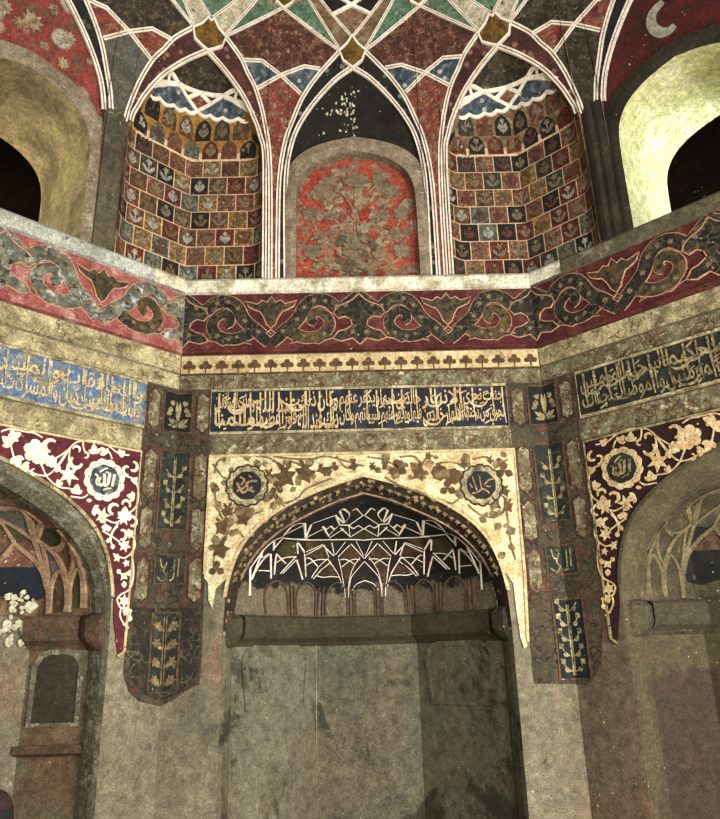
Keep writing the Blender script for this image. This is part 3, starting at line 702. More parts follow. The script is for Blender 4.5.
for az, side in SIDEW.items():
    fn = wallmap(az)
    lab = {-45: 'pale rubbed red frieze of dark scrolls above the blue inscription on the left wall', 0: 'deep red frieze of dark cloud scrolls below the cream ledge, centre wall', 45: 'dark red frieze of scrolls above the inscription on the right wall'}[az]
    root = thing('painted_frieze', fn(0, 4.52), lab, 'frieze')
    mb = MB(); band(mb, az, [(0, 5.19), (.02, 5.185), (.03, 4.56), (.045, 4.55), (.045, 4.525), (.0, 4.515)], .15)
    obj('red_ground', mb, 'frieze_red_lit' if az < 0 else 'frieze_red', root)
    sm = MB(); lm = MB(); gm = MB(); fl = MB(); T = math.tan(radians(22.5))
    fN = lambda n: (lambda x, y, h=0.: fn(x, y, .026 + h))
    clampu = lambda x: max(-1.785, min(1.785, x))
    f3 = lambda x, y, h=0.: fn(clampu(x), y, .026 + h)
    for c in (-.9, .9):
        P = [(c + x, y) for x, y in LOTUS]
        fill(gm, P, f3, .010, 0, .2); ribbon(lm, P, .012, f3, .013, 0, close=True)
        ribbon(lm, [(c + x, y) for x, y in DIAM], .012, f3, .013, 0, close=True)
        for sg in (-1, 1):
            A = smooth([(c + sg * x, y) for x, y in STRAP], 4); ribbon(lm, A, .152, f3, .004, 0); ribbon(sm, A, .134, f3, .009, 0)
            for q in range(6, len(A) - 4, 8):
                x, y = A[q]; blob(gm, (x, y), [(x + .022 * cos(t), y + .022 * sin(t)) for t in (0, 1.26, 2.5, 3.77, 5.0)], f3, .014, 0)
            A = smooth([(c + sg * x, y) for x, y in CURL], 4); wf = lambda t: .13 - .05 * t
            ribbon(lm, A, lambda t: .148 - .05 * t, f3, .005, 0); ribbon(gm if sg > 0 else sm, A, wf, f3, .011, 0)
            I_ = [(c + sg * x, y) for x, y in INV]
            LF = [(c + sg * x, y) for x, y in LEAFY]; fill(gm if sg < 0 else sm, LF, f3, .0075, 0, .2); ribbon(lm, LF, .009, f3, .010, 0, close=True)
            for (X, Y, r) in ((352, 200, 0), (395, 192, .022), (445, 150, .022), (470, 105, .02), (505, 80, .022), (545, 84, .02), (585, 104, .018), (500, 218, .018), (540, 205, .02), (618, 100, .02), (640, 200, .022), (470, 210, .016)):
                if r:
                    x, y = fz(X, Y); star(fl, f3, c + sg * x, y, r * 1.5, .015, 0, 6, X, 0, .55)
            edge = c + sg * .9
            poly = I_
            fill(sm, poly + [(edge, 4.9)], f3, .012, 0, .2); ribbon(lm, I_, .012, f3, .015, 0)
            x0 = c + sg * .86
            for dy in (0, .1, .2):
                x, y = x0 - sg * .04 * dy * 10 * .5, 4.68 + dy; blob(gm, (x, y), [(x + .03 * cos(t) * (1 if i % 2 else .5), y + .03 * sin(t) * (1 if i % 2 else .5)) for i, t in enumerate([k * .785 for k in range(8)])], f3, .018, 0)
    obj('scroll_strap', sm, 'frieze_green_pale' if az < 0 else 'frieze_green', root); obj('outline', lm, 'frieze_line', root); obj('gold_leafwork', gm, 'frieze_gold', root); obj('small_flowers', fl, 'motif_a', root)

# ------------------------------------------------------------------ painted border bands and corner strips
def panel(name, az, ring, mat, n, label, cat='painted band', parent=None, step=.3, bottom=0., **kw):
    mb = MB(); fill(mb, ring, wallmap(az), n, bottom, step)
    if parent: return obj(name, mb, mat, parent)
    return obj(name, mb, mat, label=label, cat=cat, **kw)
def frame(mb, fn, u0, u1, h0, h1, w, n, b=0.): ribbon(mb, rect(u0, u1, h0, h1), w, fn, n, b, close=True)
CX = 1.8
# centre wall: trefoil border
root = thing('trefoil_border', WC(0, 4.3), 'cream border of dark trefoils directly below the centre frieze', 'painted band')
panel('cream_ground', 0, rect(-1.79, 1.79, 4.30, 4.50), 'cream', .012, None, parent=root)
mb = MB(); k = 22
for i in range(k):
    x = -1.79 + 3.58 * (i + .5) / k; y = 4.385
    for dx, dy, r in ((0, .035, .032), (-.04, 0, .028), (.04, 0, .028), (0, -.012, .02)):
        blob(mb, (x + dx, y + dy), [(x + dx + r * cos(t * pi / 3), y + dy + r * sin(t * pi / 3)) for t in range(6)], WC, .017, .012)
    ribbon(mb, [(x, y - .01), (x, y - .07)], .012, WC, .016, .012)
ribbon(mb, [(-1.79, 4.305), (1.79, 4.305)], .014, WC, .018, 0)
obj('trefoil_row', mb, 'leaf_brown', root)
BL = {-45: 'on the left wall', 0: 'on the centre wall', 45: 'on the right wall'}
GM = {-45: 'cream_worn', 0: 'border_green', 45: 'border_green'}
for az in (-45, 0, 45):
    wh = BL[az]
    if az:
        panel('painted_border', az, rect(-1.79, 1.79, 4.32, 4.505), 'cream_worn', .010, 'wide flaking cream band immediately under the frieze ' + wh)
    panel('painted_border', az, rect(-1.79, 1.79, 4.15, 4.295), GM[az] if az else 'border_green', .008, 'worn floral border just above the inscription ' + wh)
    panel('painted_border', az, rect(-1.79, 1.79, 3.465, 3.655), GM[az], .008, 'worn floral border between inscription and arch spandrel ' + wh)
# inscription panels
FORMS = {'ا': 'FE8D FE8E FE8D FE8E', 'أ': 'FE83 FE84 FE83 FE84', 'ب': 'FE8F FE90 FE91 FE92', 'ت': 'FE95 FE96 FE97 FE98', 'ث': 'FE99 FE9A FE9B FE9C', 'ج': 'FE9D FE9E FE9F FEA0', 'ح': 'FEA1 FEA2 FEA3 FEA4', 'خ': 'FEA5 FEA6 FEA7 FEA8', 'د': 'FEA9 FEAA FEA9 FEAA', 'ذ': 'FEAB FEAC FEAB FEAC', 'ر': 'FEAD FEAE FEAD FEAE', 'ز': 'FEAF FEB0 FEAF FEB0', 'س': 'FEB1 FEB2 FEB3 FEB4', 'ش': 'FEB5 FEB6 FEB7 FEB8', 'ص': 'FEB9 FEBA FEBB FEBC', 'ض': 'FEBD FEBE FEBF FEC0', 'ط': 'FEC1 FEC2 FEC3 FEC4', 'ظ': 'FEC5 FEC6 FEC7 FEC8', 'ع': 'FEC9 FECA FECB FECC', 'ف': 'FED1 FED2 FED3 FED4', 'ق': 'FED5 FED6 FED7 FED8', 'ك': 'FED9 FEDA FEDB FEDC', 'ل': 'FEDD FEDE FEDF FEE0', 'م': 'FEE1 FEE2 FEE3 FEE4', 'ن': 'FEE5 FEE6 FEE7 FEE8', 'ه': 'FEE9 FEEA FEEB FEEC', 'و': 'FEED FEEE FEED FEEE', 'ي': 'FEF1 FEF2 FEF3 FEF4', 'ة': 'FE93 FE94 FE93 FE94'}
NOJOIN = set('اأدذرزوة ')
def shape(tx):
    out = []; i = 0
    while i < len(tx):
        ch = tx[i]
        if ch == ' ': out.append('\u200a' if 0 else ' '); i += 1; continue
        prev = i > 0 and tx[i - 1] not in NOJOIN
        if ch == 'ل' and i + 1 < len(tx) and tx[i + 1] in 'اأ':
            out.append('\uFEFC' if prev else '\uFEFB'); i += 2; continue
        nxt = ch not in NOJOIN and i + 1 < len(tx) and tx[i + 1] != ' '
        f = FORMS[ch].split()
        out.append(chr(int(f[(3 if nxt else 1) if prev else (2 if nxt else 0)], 16))); i += 1
    return ''.join(reversed(out))
def textmesh(tx, shaped=False):
    c = bpy.data.curves.new('lettering', 'FONT'); c.body = tx if shaped else shape(tx); c.resolution_u = 2; c.offset = .014; c.space_word = .35
    o = bpy.data.objects.new('lettering', c); COL.objects.link(o); bpy.context.view_layer.update()
    me = o.to_mesh(); vs = [v.co.copy() for v in me.vertices]; fs = [tuple(p.vertices) for p in me.polygons]
    o.to_mesh_clear(); bpy.data.objects.remove(o); bpy.data.curves.remove(c)
    return vs, fs
def put_text(mb, tx, fn, u0, u1, h0, h1, n):
    vs, fs = textmesh(tx)
    if not vs: return
    x0, x1 = min(v.x for v in vs), max(v.x for v in vs); y0, y1 = min(v.y for v in vs), max(v.y for v in vs)
    mb.add([fn(u0 + (v.x - x0) / (x1 - x0) * (u1 - u0), h0 + (v.y - y0) / (y1 - y0) * (h1 - h0), n) for v in vs], fs)
def inscription(az, u0, u1, ground, ink, lab, low, up, name='inscription_panel', cat='inscription', frm='cream_worn'):
    fn = wallmap(az); h0, h1 = 3.685, 4.125
    root = thing(name, fn((u0 + u1) / 2, h0), lab, cat)
    panel('painted_ground', az, rect(u0, u1, h0, h1), ground, .014, None, parent=root)
    mb = MB(); frame(mb, fn, u0, u1, h0, h1, .026, .022); obj('frame', mb, frm, root)
    mb = MB(); a, b = u0 + .03, u1 - .03
    m = len(low)
    for i, t in enumerate(low): put_text(mb, t, fn, b - (b - a) * (i + 1) / m + .008, b - (b - a) * i / m - .004, h0 + .02, h0 + .25, .019)
    m = len(up)
    for i, t in enumerate(up): put_text(mb, t, fn, b - (b - a) * (i + 1) / m + .006, b - (b - a) * i / m - .006, h0 + .20, h1 - .018, .021)
    rnd = random.Random(3 + az); x = a + .05
    while x < b:
        y = h0 + rnd.uniform(.03, .12)
        ribbon(mb, [(x + .012, y), (x, y + .16), (x - .002, h1 - .03)], lambda t: .008 + .009 * t, fn, .023, .014); x += rnd.uniform(.09, .2)
    for i in range(int((b - a) * 20)):
        x, y = rnd.uniform(a + .03, b - .03), rnd.uniform(h0 + .05, h1 - .05)
        L_ = rnd.choice((.03, .04, .07)); dy = rnd.uniform(.3, .7) * L_
        ribbon(mb, [(x - L_, y - dy), (x, y)], .011, fn, .024, .014)
    for i in range(int((b - a) * 5)):
        x, y = rnd.uniform(a + .2, b - .03), h0 + rnd.choice((.04, .2, .26)) + rnd.uniform(0, .05)
        ribbon(mb, smooth([(x, y + .05), (x - .05, y), (x - .13, y), (x - .18, y + .05)], 3), lambda t: .008 + .014 * sin(pi * t), fn, .0245, .014)
    obj('lettering', mb, ink, root)
    return root
def safe(tx): return ''.join(ch for ch in tx.replace('ئ', 'ي').replace('ى', 'ي') if ch == ' ' or ch in FORMS)
LOW = [safe(t) for t in ('تجري من تحتها', 'الانهار خالدين', 'فيها ويكفر عنهم', 'سيئاتهم وكان', 'ذلك عند الله', 'فوزا عظيما', 'والمنا')]
UP = [safe(t) for t in ('جنات تجري', 'الانهار', 'خالدين فيها', 'ويكفر عنهم', 'وكان ذلك', 'عند الله', 'ويعذب المنافقين')]
inscription(0, -1.475, 1.43, 'insc_navy', 'letter_cream', 'long dark blue Arabic inscription panel in cream script, centre wall above the arch', LOW, UP)
inscription(-45, -1.79, 1.44, 'insc_blue', 'letter_yellow', 'bright blue Arabic inscription panel in pale yellow script on the left wall',
    [safe(t) for t in ('فقات والمشركين', 'والمشركات الظانين', 'بالله ظن السوء', 'عليهم دايرة')], [safe(t) for t in ('والمنافقات', 'والمشركين', 'الظانين بالله', 'ظن السوء')])
inscription(45, -1.43, 1.79, 'insc_black', 'letter_dim', 'blackened Arabic inscription panel in dull gold script on the right wall',
    [safe(t) for t in ('وكان الله', 'عليما حكيما', 'ليدخل المومنين', 'والمومنات جنات')], [safe(t) for t in ('جنود السموات', 'والارض وكان', 'عليما حكيما', 'ليدخل المومنين')])

# corner panels, unrolled round the corner: x < 0 on the left face, x > 0 on the right face
def cornermap(az_left, az_right):
    fl_, fr_ = wallmap(az_left), wallmap(az_right)
    def fn(x, h, n=0.): return fl_(CX + x - n * .4142, h, n) if x < 0 else fr_(-CX + x + n * .4142, h, n)
    return fn
def plant(mb, fn, x, h0, h1, w, mi, n, b, flowers=3):
    ribbon(mb, [(x, h0), (x, h1 - .02)], .014, fn, n, b, mi)
    z = h1 - h0
    for k in range(flowers):
        y = h0 + z * (.12 + .6 * k / max(1, flowers - 1)); s_ = 1 - .35 * k / flowers
        for sg in (-1, 1):
            tip = (x + sg * w * .42 * s_, y + z * .16)
            ribbon(mb, smooth([(x, y), (x + sg * w * .25 * s_, y + z * .05), tip], 3), .012, fn, n, b, mi)
            r = w * .10 * s_
            blob(mb, tip, [(tip[0] + r * cos(t * pi / 4) * (1 if t % 2 else .6), tip[1] + r * sin(t * pi / 4) * (1 if t % 2 else .6)) for t in range(8)], fn, n + .002, b, mi)
            blob(mb, (x + sg * w * .14, y + z * .03), [(x, y - z * .02), (x + sg * w * .2, y), (x + sg * w * .3, y + z * .05), (x + sg * w * .12, y + z * .05)][::sg], fn, n, b, mi)
    r = w * .13
    blob(mb, (x, h1 - .03), [(x + r * cos(t * pi / 5) * (1 if t % 2 else .6), h1 - .03 + r * sin(t * pi / 5) * (1 if t % 2 else .6)) for t in range(10)], fn, n + .002, b, mi)
def leafring(mb, fn, x, y, r, ang, n, b, mi=0, asp=.36):
    c, s_ = cos(ang), sin(ang); P = [(0, 0), (.3, asp * .8), (.6, asp), (.85, asp * .5), (1, 0), (.85, -asp * .5), (.6, -asp), (.3, -asp * .8)]
    ring = [(x + r * (a * c - q * s_), y + r * (a * s_ + q * c)) for a, q in P]
    blob(mb, (x + r * .5 * c, y + r * .5 * s_), ring, fn, n, b, mi)
for side, (al, ar) in (('left', (-45, 0)), ('right', (0, 45))):
    fn = cornermap(al, ar); sg = -1 if side == 'left' else 1
    root = thing('painted_corner_panel', fn(0.001, 1.3), 'tall worn painted panel of stacked cartouches folded round the %s corner' % side, 'painted panel')
    wall_side = -sg
    if side == 'left': ring = [(-.36, 4.14), (-.36, 1.52), (-.30, 1.38), (-.2, 1.30), (-.08, 1.27), (0, 1.25), (.1, 1.29), (.22, 1.37), (.33, 1.42), (.335, 1.6), (.335, 4.14)]
    else: ring = [(-.35, 4.14), (-.35, 3.4), (-.36, 1.35), (0, 1.34), (.10, 1.33), (.17, 1.38), (.26, 1.5), (.33, 1.9), (.34, 4.14)]
    for half in (-1, 1):
        R_ = [p for p in ring if p[0] * half >= -1e-6]
        R_ = [(x if abs(x) > 1e-6 else half * 1e-5, y) for x, y in R_]
        if abs(ring[0][0]) and half == -1: R_ = R_ + [(-1e-5, 4.14)]
        else: R_ = R_ + [(1e-5, 4.14)]
        mb = MB(); fill(mb, R_, fn, .012, 0, .12); obj('worn_ground', mb, 'corner_ground', root)
    # boxes: (bottom, top, half width left, half width right, material, motif)
    boxes = [(3.70, 4.10, .155, .135, 'box_black', 'plant'), (2.76, 3.50, .15, .145, 'box_teal', 'tall'), (2.27, 2.53, .14, .15, 'box_teal' if side == 'right' else 'box_teal', 'word')]
    boxes += [(1.38, 2.05, .13, .15, 'box_blue', 'tall2')] if side == 'right' else [(1.36, 2.02, .13, .13, 'box_teal', 'dark')]
    fm = MB(); mm = MB(); dm = MB(); bb = {}
    for h0, h1, wl_, wr_, mt, kind in boxes:
        mb = bb.setdefault(mt, MB())
        mb.grid(lambda x, h: fn(x, h, .016), [-wl_, -wl_ / 2, -1e-5], [h0, (h0 + h1) / 2, h1]); mb.grid(lambda x, h: fn(x, h, .016), [1e-5, wr_ / 2, wr_], [h0, (h0 + h1) / 2, h1])
        ribbon(fm, [(-1e-4, h1), (-wl_, h1), (-wl_, h0), (-1e-4, h0)], .018, fn, .02, .01); ribbon(fm, [(1e-4, h1), (wr_, h1), (wr_, h0), (1e-4, h0)], .018, fn, .02, .01)
        if kind == 'plant':
            for s2 in (-1, 1):
                for k in range(5): leafring(mm, fn, s2 * .006, h0 + .05, .07 + .028 * (k % 3), pi / 2 - s2 * (.25 + .3 * k), .021, .014, 0, .16)
                leafring(mm, fn, s2 * .004, h0 + .1, .22, pi / 2 - s2 * .06, .022, .014, 0, .08)
                for y_, an in ((.2, .8), (.26, .4), (.17, 1.25)):
                    for q in (-.4, 0, .4): leafring(mm, fn, s2 * .045 * (1 + an * .4), h0 + y_, .06, pi / 2 - s2 * (an + q), .022, .014, 0, .2)
        elif kind in ('tall', 'tall2'):
            for s2 in (-1, 1):
                ribbon(mm, [(s2 * .008, h0 + .03), (s2 * .008, h1 - .05)], .012, fn, .021, .014)
                for k in range(4 if kind == 'tall' else 5):
                    y = h0 + .06 + (h1 - h0 - .16) * k / 4
                    ribbon(mm, smooth([(s2 * .008, y), (s2 * .05, y + .02), (s2 * .09, y + .07)], 3), .010, fn, .02, .014)
                    if k % 2 == (s2 > 0) or kind == 'tall2' and k < 4:
                        x_, y_ = s2 * .09, y + .085
                        blob(mm, (x_, y_), [(x_ + .03 * cos(t * pi / 4) * (1 if t % 2 else .7), y_ + .03 * sin(t * pi / 4) * (1 if t % 2 else .7)) for t in range(8)], fn, .022, .014)
                    leafring(mm, fn, s2 * .03, y, .06, pi / 2 - s2 * 1.1, .021, .014)
        elif kind == 'word':
            for P in ([(.09, .2), (.085, .06)], [(.05, .19), (.045, .05), (.0 + .01, .03)], [(-.02, .17), (-.05, .1), (-.02, .06), (-.06, .02), (-.11, .05)], [(-.09, .2), (-.07, .13), (-.03, .13)]):
                ribbon(mm, smooth([(x, h0 + y * (h1 - h0) / .23) for x, y in P], 4), .014, fn, .021, .014)
        else:
            for s2 in (-1, 1):
                ribbon(dm, [(s2 * .012, h0 + .05), (s2 * .012, h1 - .03)], .010, fn, .02, .014)
                for k in range(4):
                    y = h0 + .1 + k * .15
                    star(dm, fn, s2 * .075, y, .05, .021, .014, 6, k, 0, .55); leafring(dm, fn, s2 * .02, y - .05, .08, pi / 2 - s2 * .9, .020, .014, 0, .3)
    for mt, mb in bb.items(): obj('cartouche_ground', mb, mt, root)
    obj('cartouche_frame', fm, 'leaf_brown', root)
    if dm.f: obj('faded_motif', dm, 'leaf_olive', root)
    obj('painted_motif', mm, 'letter_dim' if side == 'right' else 'letter_dim', root)
    # greenish side strips with reddish cusped outlines, and a dark foot
    st = MB(); ol = MB(); dk_ = MB()
    for x, w in ((-.255, .125), (.245, .125)):
        for h0, h1 in ((3.69, 4.10), (3.02, 3.50), (2.56, 2.96), (2.10, 2.50)):
            P_ = [(x - w / 2, h0 + .05), (x - w / 2, h1 - .05), (x - w * .25, h1 - .03), (x, h1), (x + w * .25, h1 - .03), (x + w / 2, h1 - .05), (x + w / 2, h0 + .05), (x + w * .25, h0 + .03), (x, h0), (x - w * .25, h0 + .03)]
            if side == 'right' and x > 0 and h0 < 2.3: continue
            fill(st, P_, fn, .015, .01, .3); ribbon(ol, P_, .014, fn, .017, .01, close=True)
    for q in (-1, 1):
        if side == 'left': R_ = [(q * 1e-5, 1.30), (q * .12, 1.33), (q * .24, 1.42), (q * .31, 1.52), (q * .31, 2.06), (q * 1e-5, 2.06)]
        else: continue
        fill(dk_, R_, fn, .0145, .01, .2)
    obj('side_strip', st, 'border_green', root); obj('strip_outline', ol, 'v_band_red', root)
    if side == 'left': obj('dark_foot', dk_, 'corner_dark', root)

# ------------------------------------------------------------------ arched alcoves
paint('dome_dark', (46, 44, 36), (62, 52, 36), (38, 40, 40), sc=5, wear=(124, 112, 88), wamt=.32, wsc=5, zwear=2.27)
paint('dome_tan', (128, 98, 68), (104, 84, 54), (146, 118, 88), sc=3.5, wear=(96, 100, 96), wamt=.36, wsc=4, wear2=(60, 48, 36), w2amt=.35)
paint('dome_olive', (92, 84, 60), (78, 72, 52), (104, 94, 66), sc=3, wear=(60, 54, 40), wamt=.34, wsc=4)
paint('d_navy', (40, 50, 66), (34, 38, 44), sc=7, wear=(90, 88, 76), wamt=.33, wsc=10)
paint('d_brown', (96, 70, 42), (74, 56, 36), (112, 90, 56), sc=7, wear=(50, 38, 28), wamt=.35, wsc=10)
paint('d_maroon', (74, 32, 30), (58, 28, 26), sc=7, wear=(40, 26, 22), wamt=.35)
paint('d_black', (30, 30, 30), (42, 40, 34), sc=7, wear=(80, 76, 62), wamt=.3, wsc=10)
paint('d_olive', (92, 86, 50), (76, 70, 44), sc=7, wear=(120, 108, 70), wamt=.35)
paint('d_rose', (140, 94, 72), (118, 80, 60), sc=7, wear=(160, 130, 104), wamt=.35)
paint('reveal_floral', (140, 136, 112), (116, 112, 90), (164, 158, 134), sc=5, line=(112, 104, 80), lsc=20, lw=.12, wear=(100, 94, 70), wamt=.40, wsc=12, wear2=(180, 172, 146), w2amt=.36)
paint('reveal_olive', (104, 94, 64), (90, 82, 56), sc=3, wear=(74, 66, 46), wamt=.36, wsc=6, streak=.5)
paint('ledge_brown', (122, 96, 72), (104, 80, 60), (96, 86, 64), sc=2, wear=(150, 128, 98), wamt=.36, wsc=6)
paint('ledge_grey', (92, 84, 60), (80, 72, 50), sc=2, wear=(64, 56, 40), wamt=.36, wsc=6)
paint('stain_white', (214, 208, 180), (190, 180, 150), sc=8)
def wa(h): 
    P = sorted([(y, x) for x, y in smooth(ALC_IN, 3)])
    return interp(P, h)
def plan_r(phi, vx=.51, vd=.72):
    a = abs(phi); dx, dy = sin(a), cos(a)      # dx across, dy deep
    # side face from (1.235,0) to (.51,.72), back face y=.72
    best = 9
    if dy > 1e-6 and vd / dy * dx <= vx + 1e-4: best = vd / dy
    else:
        x1, y1, x2, y2 = 1.235, 0, vx, vd
        ex, ey = x2 - x1, y2 - y1; den = dx * ey - dy * ex
        best = (x1 * ey - y1 * ex) / den
    return best
def dome_r(phi, h, az):
    v = max(0, min(1, (h - 2.0) / 1.1)); t = min(1, v * 1.5); dp = .80 if az == 0 else .68
    re = 1 / sqrt((sin(phi) / 1.235) ** 2 + (cos(phi) / dp) ** 2)
    return ((plan_r(phi) if az == 0 else plan_r(phi, .88, .355 + .0)) * (1 - t) + re * t) * wa(h) / 1.235
def on_dome(px, py, az):
    d = Fv + Rv * (px - 360) / 720 - Uv * (py - 409.5) / 720
    o = azv(az); t = Vector((cos(radians(az)), -sin(radians(az)), 0)); s_ = 5.5; q = None
    while s_ < 9:
        P = CAMLOC + d * s_; u, dep = P.dot(t), P.dot(o) - AP - .25
        if dep > .0 or s_ > 8.9:
            phi = atan2(u, dep); r = hypot(u, dep); q = (phi, P.z)
            if r > dome_r(phi, P.z, az): break
        s_ += .004
    return q
def domemap(az):
    wl = wallmap(az)
    def fn(x, h, n=0.):         # x = radians of phi
        phi = max(-pi / 2, min(pi / 2, x)); r = dome_r(phi, h, az) - n
        return wl(r * sin(phi), h, -(.25 + r * cos(phi)))
    return fn
PAL = {0: dict(low='plaster_alcove', dome='dome_dark', rib='rib_white', rev='arch_floral', led='ledge_grey', side='plaster_alcove', jamb='plaster_alcove', fields=['d_navy', 'd_brown', 'd_black', 'd_black', 'd_maroon', 'd_olive'], lab='central arched alcove with a white-ribbed dark half dome over a plain plaster back'),
       -45: dict(low='plaster_low', dome='dome_tan', rib='rib_tan', rev='reveal_floral', led='ledge_brown', side='plaster_red', jamb='reveal_floral', fields=['d_olive', 'd_rose', 'd_brown', 'd_rose', 'd_olive', 'v_grey'], lab='left arched alcove with tan ribs, a brown ledge and orange-brown side panel'),
       45: dict(low='plaster_twotone', dome='dome_olive', rib='rib_olive', rev='reveal_olive', led='ledge_grey', side='plaster_twotone', jamb='reveal_olive', fields=['dome_olive', 'd_brown', 'dome_olive', 'd_black', 'dome_olive', 'd_olive'], lab='right arched alcove, dim olive half dome over a dark red-brown back')}
paint('rib_tan', (176, 146, 114), (150, 116, 88), sc=6, fine=40, wear=(120, 96, 70), wamt=.36, bump=.15)
paint('rib_olive', (132, 120, 84), (112, 100, 70), sc=6, fine=40, wear=(84, 76, 52), wamt=.36, bump=.15)
dg = radians
for az in (-45, 0, 45):
    wl = wallmap(az); P = PAL[az]; fn = domemap(az)
    root = thing('arched_alcove', wl(0, 0, -.5), P['lab'], 'alcove')
    # moulded reveal of the arch and the jambs
    A, B = arch(ALC_OUT, 0), arch(ALC_IN, 0)
    cutl = 2.0
    mb = MB(); jb = MB()
    for a0, a1, b0, b1 in zip(A, A[1:], B, B[1:]):
        tgt = mb if min(a0[1], a1[1]) > 1.79 else jb
        m0, m1 = ((a0[0] + b0[0]) / 2, (a0[1] + b0[1]) / 2), ((a1[0] + b1[0]) / 2, (a1[1] + b1[1]) / 2)
        tgt.add([wl(*a0, 0), wl(*a1, 0), wl(*m1, -.05), wl(*m0, -.05), wl(*b1, -.16), wl(*b0, -.16), wl(*b1, -.25), wl(*b0, -.25)], [(0, 1, 2, 3), (3, 2, 4, 5), (5, 4, 6, 7)])
    obj('arch_reveal', mb, P['rev'], root); obj_sides('jamb', jb, P['jamb'], root, az)
    mb = MB(); ribbon(mb, [(x * 1.004, y + .004) for x, y in arch(ALC_OUT, 2.15) if y > 2.14], .03, wl, .018, -.01); obj('arch_edge', mb, {0: 'cream', -45: 'cream_worn', 45: 'reveal_olive'}[az], root)
    if az == 0:      # row of pale florets on the reveal
        mb = MB(); mid = lambda x, h, n=0.: wl(x, h, n - .06)
        pth = resample([((a[0] + b[0]) / 2, (a[1] + b[1]) / 2) for a, b in zip(A, B) if a[1] > 2.3], .12)
        for q, (x, y) in enumerate(pth):
            r = .034; blob(mb, (x, y), [(x + r * cos(t * pi / 5) * (1 if t % 2 else .5), y + r * sin(t * pi / 5) * (1 if t % 2 else .5)) for t in range(10)], mid, .014, -.02)
        obj('reveal_floret', mb, 'leaf_olive', root)
        mb = MB(); ribbon(mb, [(x, y) for x, y in arch(ALC_IN, 2.3) if y > 2.28], .016, wl, -.15, -.17); obj('inner_edge', mb, 'rib_tan', root)
    # back and side faces below the ledge
    V = [(-1.235, .25), (-.51, .97), (.51, .97), (1.235, .25)] if az == 0 else [(-1.235, .25), (-.88, .605), (.88, .605), (1.235, .25)]
    for i, nm in enumerate(('side_face', 'back_face', 'side_face')):
        (x0, d0), (x1, d1) = V[i], V[i + 1]
        mb = MB(); mb.grid(lambda t, h: wl(x0 + (x1 - x0) * t, h, -(d0 + (d1 - d0) * t)), [0, .5, 1], [0, .6, 1.2, 1.9, 2.03])
        obj(nm, mb, P['low'] if nm == 'back_face' else P['side'], root)
        if nm == 'side_face':    # sunk arched panel with a raised frame
            L_ = hypot(x1 - x0, d1 - d0); ux, ud = (x1 - x0) / L_, (d1 - d0) / L_
            nx, nd = (-ud, ux) if False else (ud, -ux)
            sfn = lambda s_, h, n=0.: wl(x0 + ux * s_ + (-ud if x0 < 0 else -ud) * 0 + ((1 if i == 0 else -1) * .7071) * n, h, -(d0 + ud * s_) + .7071 * n)
            mb = MB()
            a_, b_, lo, hi = .12, L_ - .12, 1.18, 1.71
            if az: lo, a_, b_ = 1.14, .045, .44
            if az == 45: continue
            if i == 2 and az: a_, b_ = L_ - b_, L_ - a_
            ring = [(a_, lo), (a_, hi - .12), (a_ + .05, hi - .03), (a_ + .13, hi), (b_ - .13, hi), (b_ - .05, hi - .03), (b_, hi - .12), (b_, lo)]
            if az == 0: ring[0] = (a_ + .05, lo); ring[-1] = (b_ - .05, lo)
            ribbon(mb, ring, .045, sfn, .012, 0, close=True)
            obj('panel_frame', mb, P['side'] if az == 0 else {-45: 'reveal_floral', 45: 'ledge_grey'}[az], root)
            mb = MB(); fill(mb, ring, sfn, .004, 0, .3); obj('sunk_panel', mb, {0: 'plaster_alcove', -45: 'sunk_brown', 45: 'plaster_red'}[az], root)
            if az:
                mb = MB(); mb.grid(lambda s_, k: [sfn(s_, .98, 0), sfn(s_, .99, .06), sfn(s_, .93, .06), sfn(s_, .9, 0)][k], [a_ - .08, b_ + .08], [0, 1, 2, 3]); obj('sill', mb, P['led'], root)
    # ledge: moulded shelf following the plan, wrapping on to the jambs
    Q = [(-1.30, -.01), (-1.235, .25), (-.51, .97), (.51, .97), (1.235, .25), (1.30, -.01)]
    cen = (0, .1)
    def off(p, n): 
        dx, dd_ = cen[0] - p[0], cen[1] - p[1]; 
        L_ = hypot(dx, dd_) or 1; return (p[0] + dx / L_ * n * 1.15, p[1] + dd_ / L_ * n * 1.15)
    sec = [(0, 1.72), (.03, 1.76), (.085, 1.80), (.10, 1.84), (.10, 1.98), (.08, 2.0), (-.03, 2.005)]
    mb = MB()
    if az: Q = [Q[0], Q[1], (-.88, .605), (.88, .605), Q[4], Q[5]]
    Qd = Q[1:-1]
    for (n0, h0), (n1, h1) in zip(sec, sec[1:]):
        for seg in ([Qd] if az >= 0 else [Qd[:2], Qd[2:]]):
            mb.strip([wl(off(p, n0)[0], h0, -off(p, n0)[1]) for p in seg], [wl(off(p, n1)[0], h1, -off(p, n1)[1]) for p in seg])
    obj('ledge', mb, P['led'], root)
    mb = MB()       # impost blocks on the jambs
    for sg in (-1, 1):
        a = [(sg * 1.29, .03), (sg * 1.22, .06), (sg * 1.14, .16), (sg * 1.14, .28), (sg * 1.24, .28)]
        for (s0, h0), (s1, h1) in zip([(.3, 1.70), (.8, 1.78), (1, 1.83), (1, 1.96), (.7, 2.0), (.0, 2.05)], [(.8, 1.78), (1, 1.83), (1, 1.96), (.7, 2.0), (.0, 2.05), (0, 2.051)]):
            f_ = lambda p, s_: (sg * 1.285 + (p[0] - sg * 1.285) * s_ , p[1])
            mb.strip([wl(f_(p, s0)[0], h0, -p[1]) for p in a], [wl(f_(p, s1)[0], h1, -p[1]) for p in a])
    obj_sides('impost', mb, P['led'], root, az)
    # half dome
    mb = MB(); mb.grid(lambda x, h: fn(dg(x), h, 0), [-90 + i * 3 for i in range(61)], [2.0 + 1.1 * (i / 24) ** .8 for i in range(25)])
    obj('half_dome', mb, P['dome'], root)
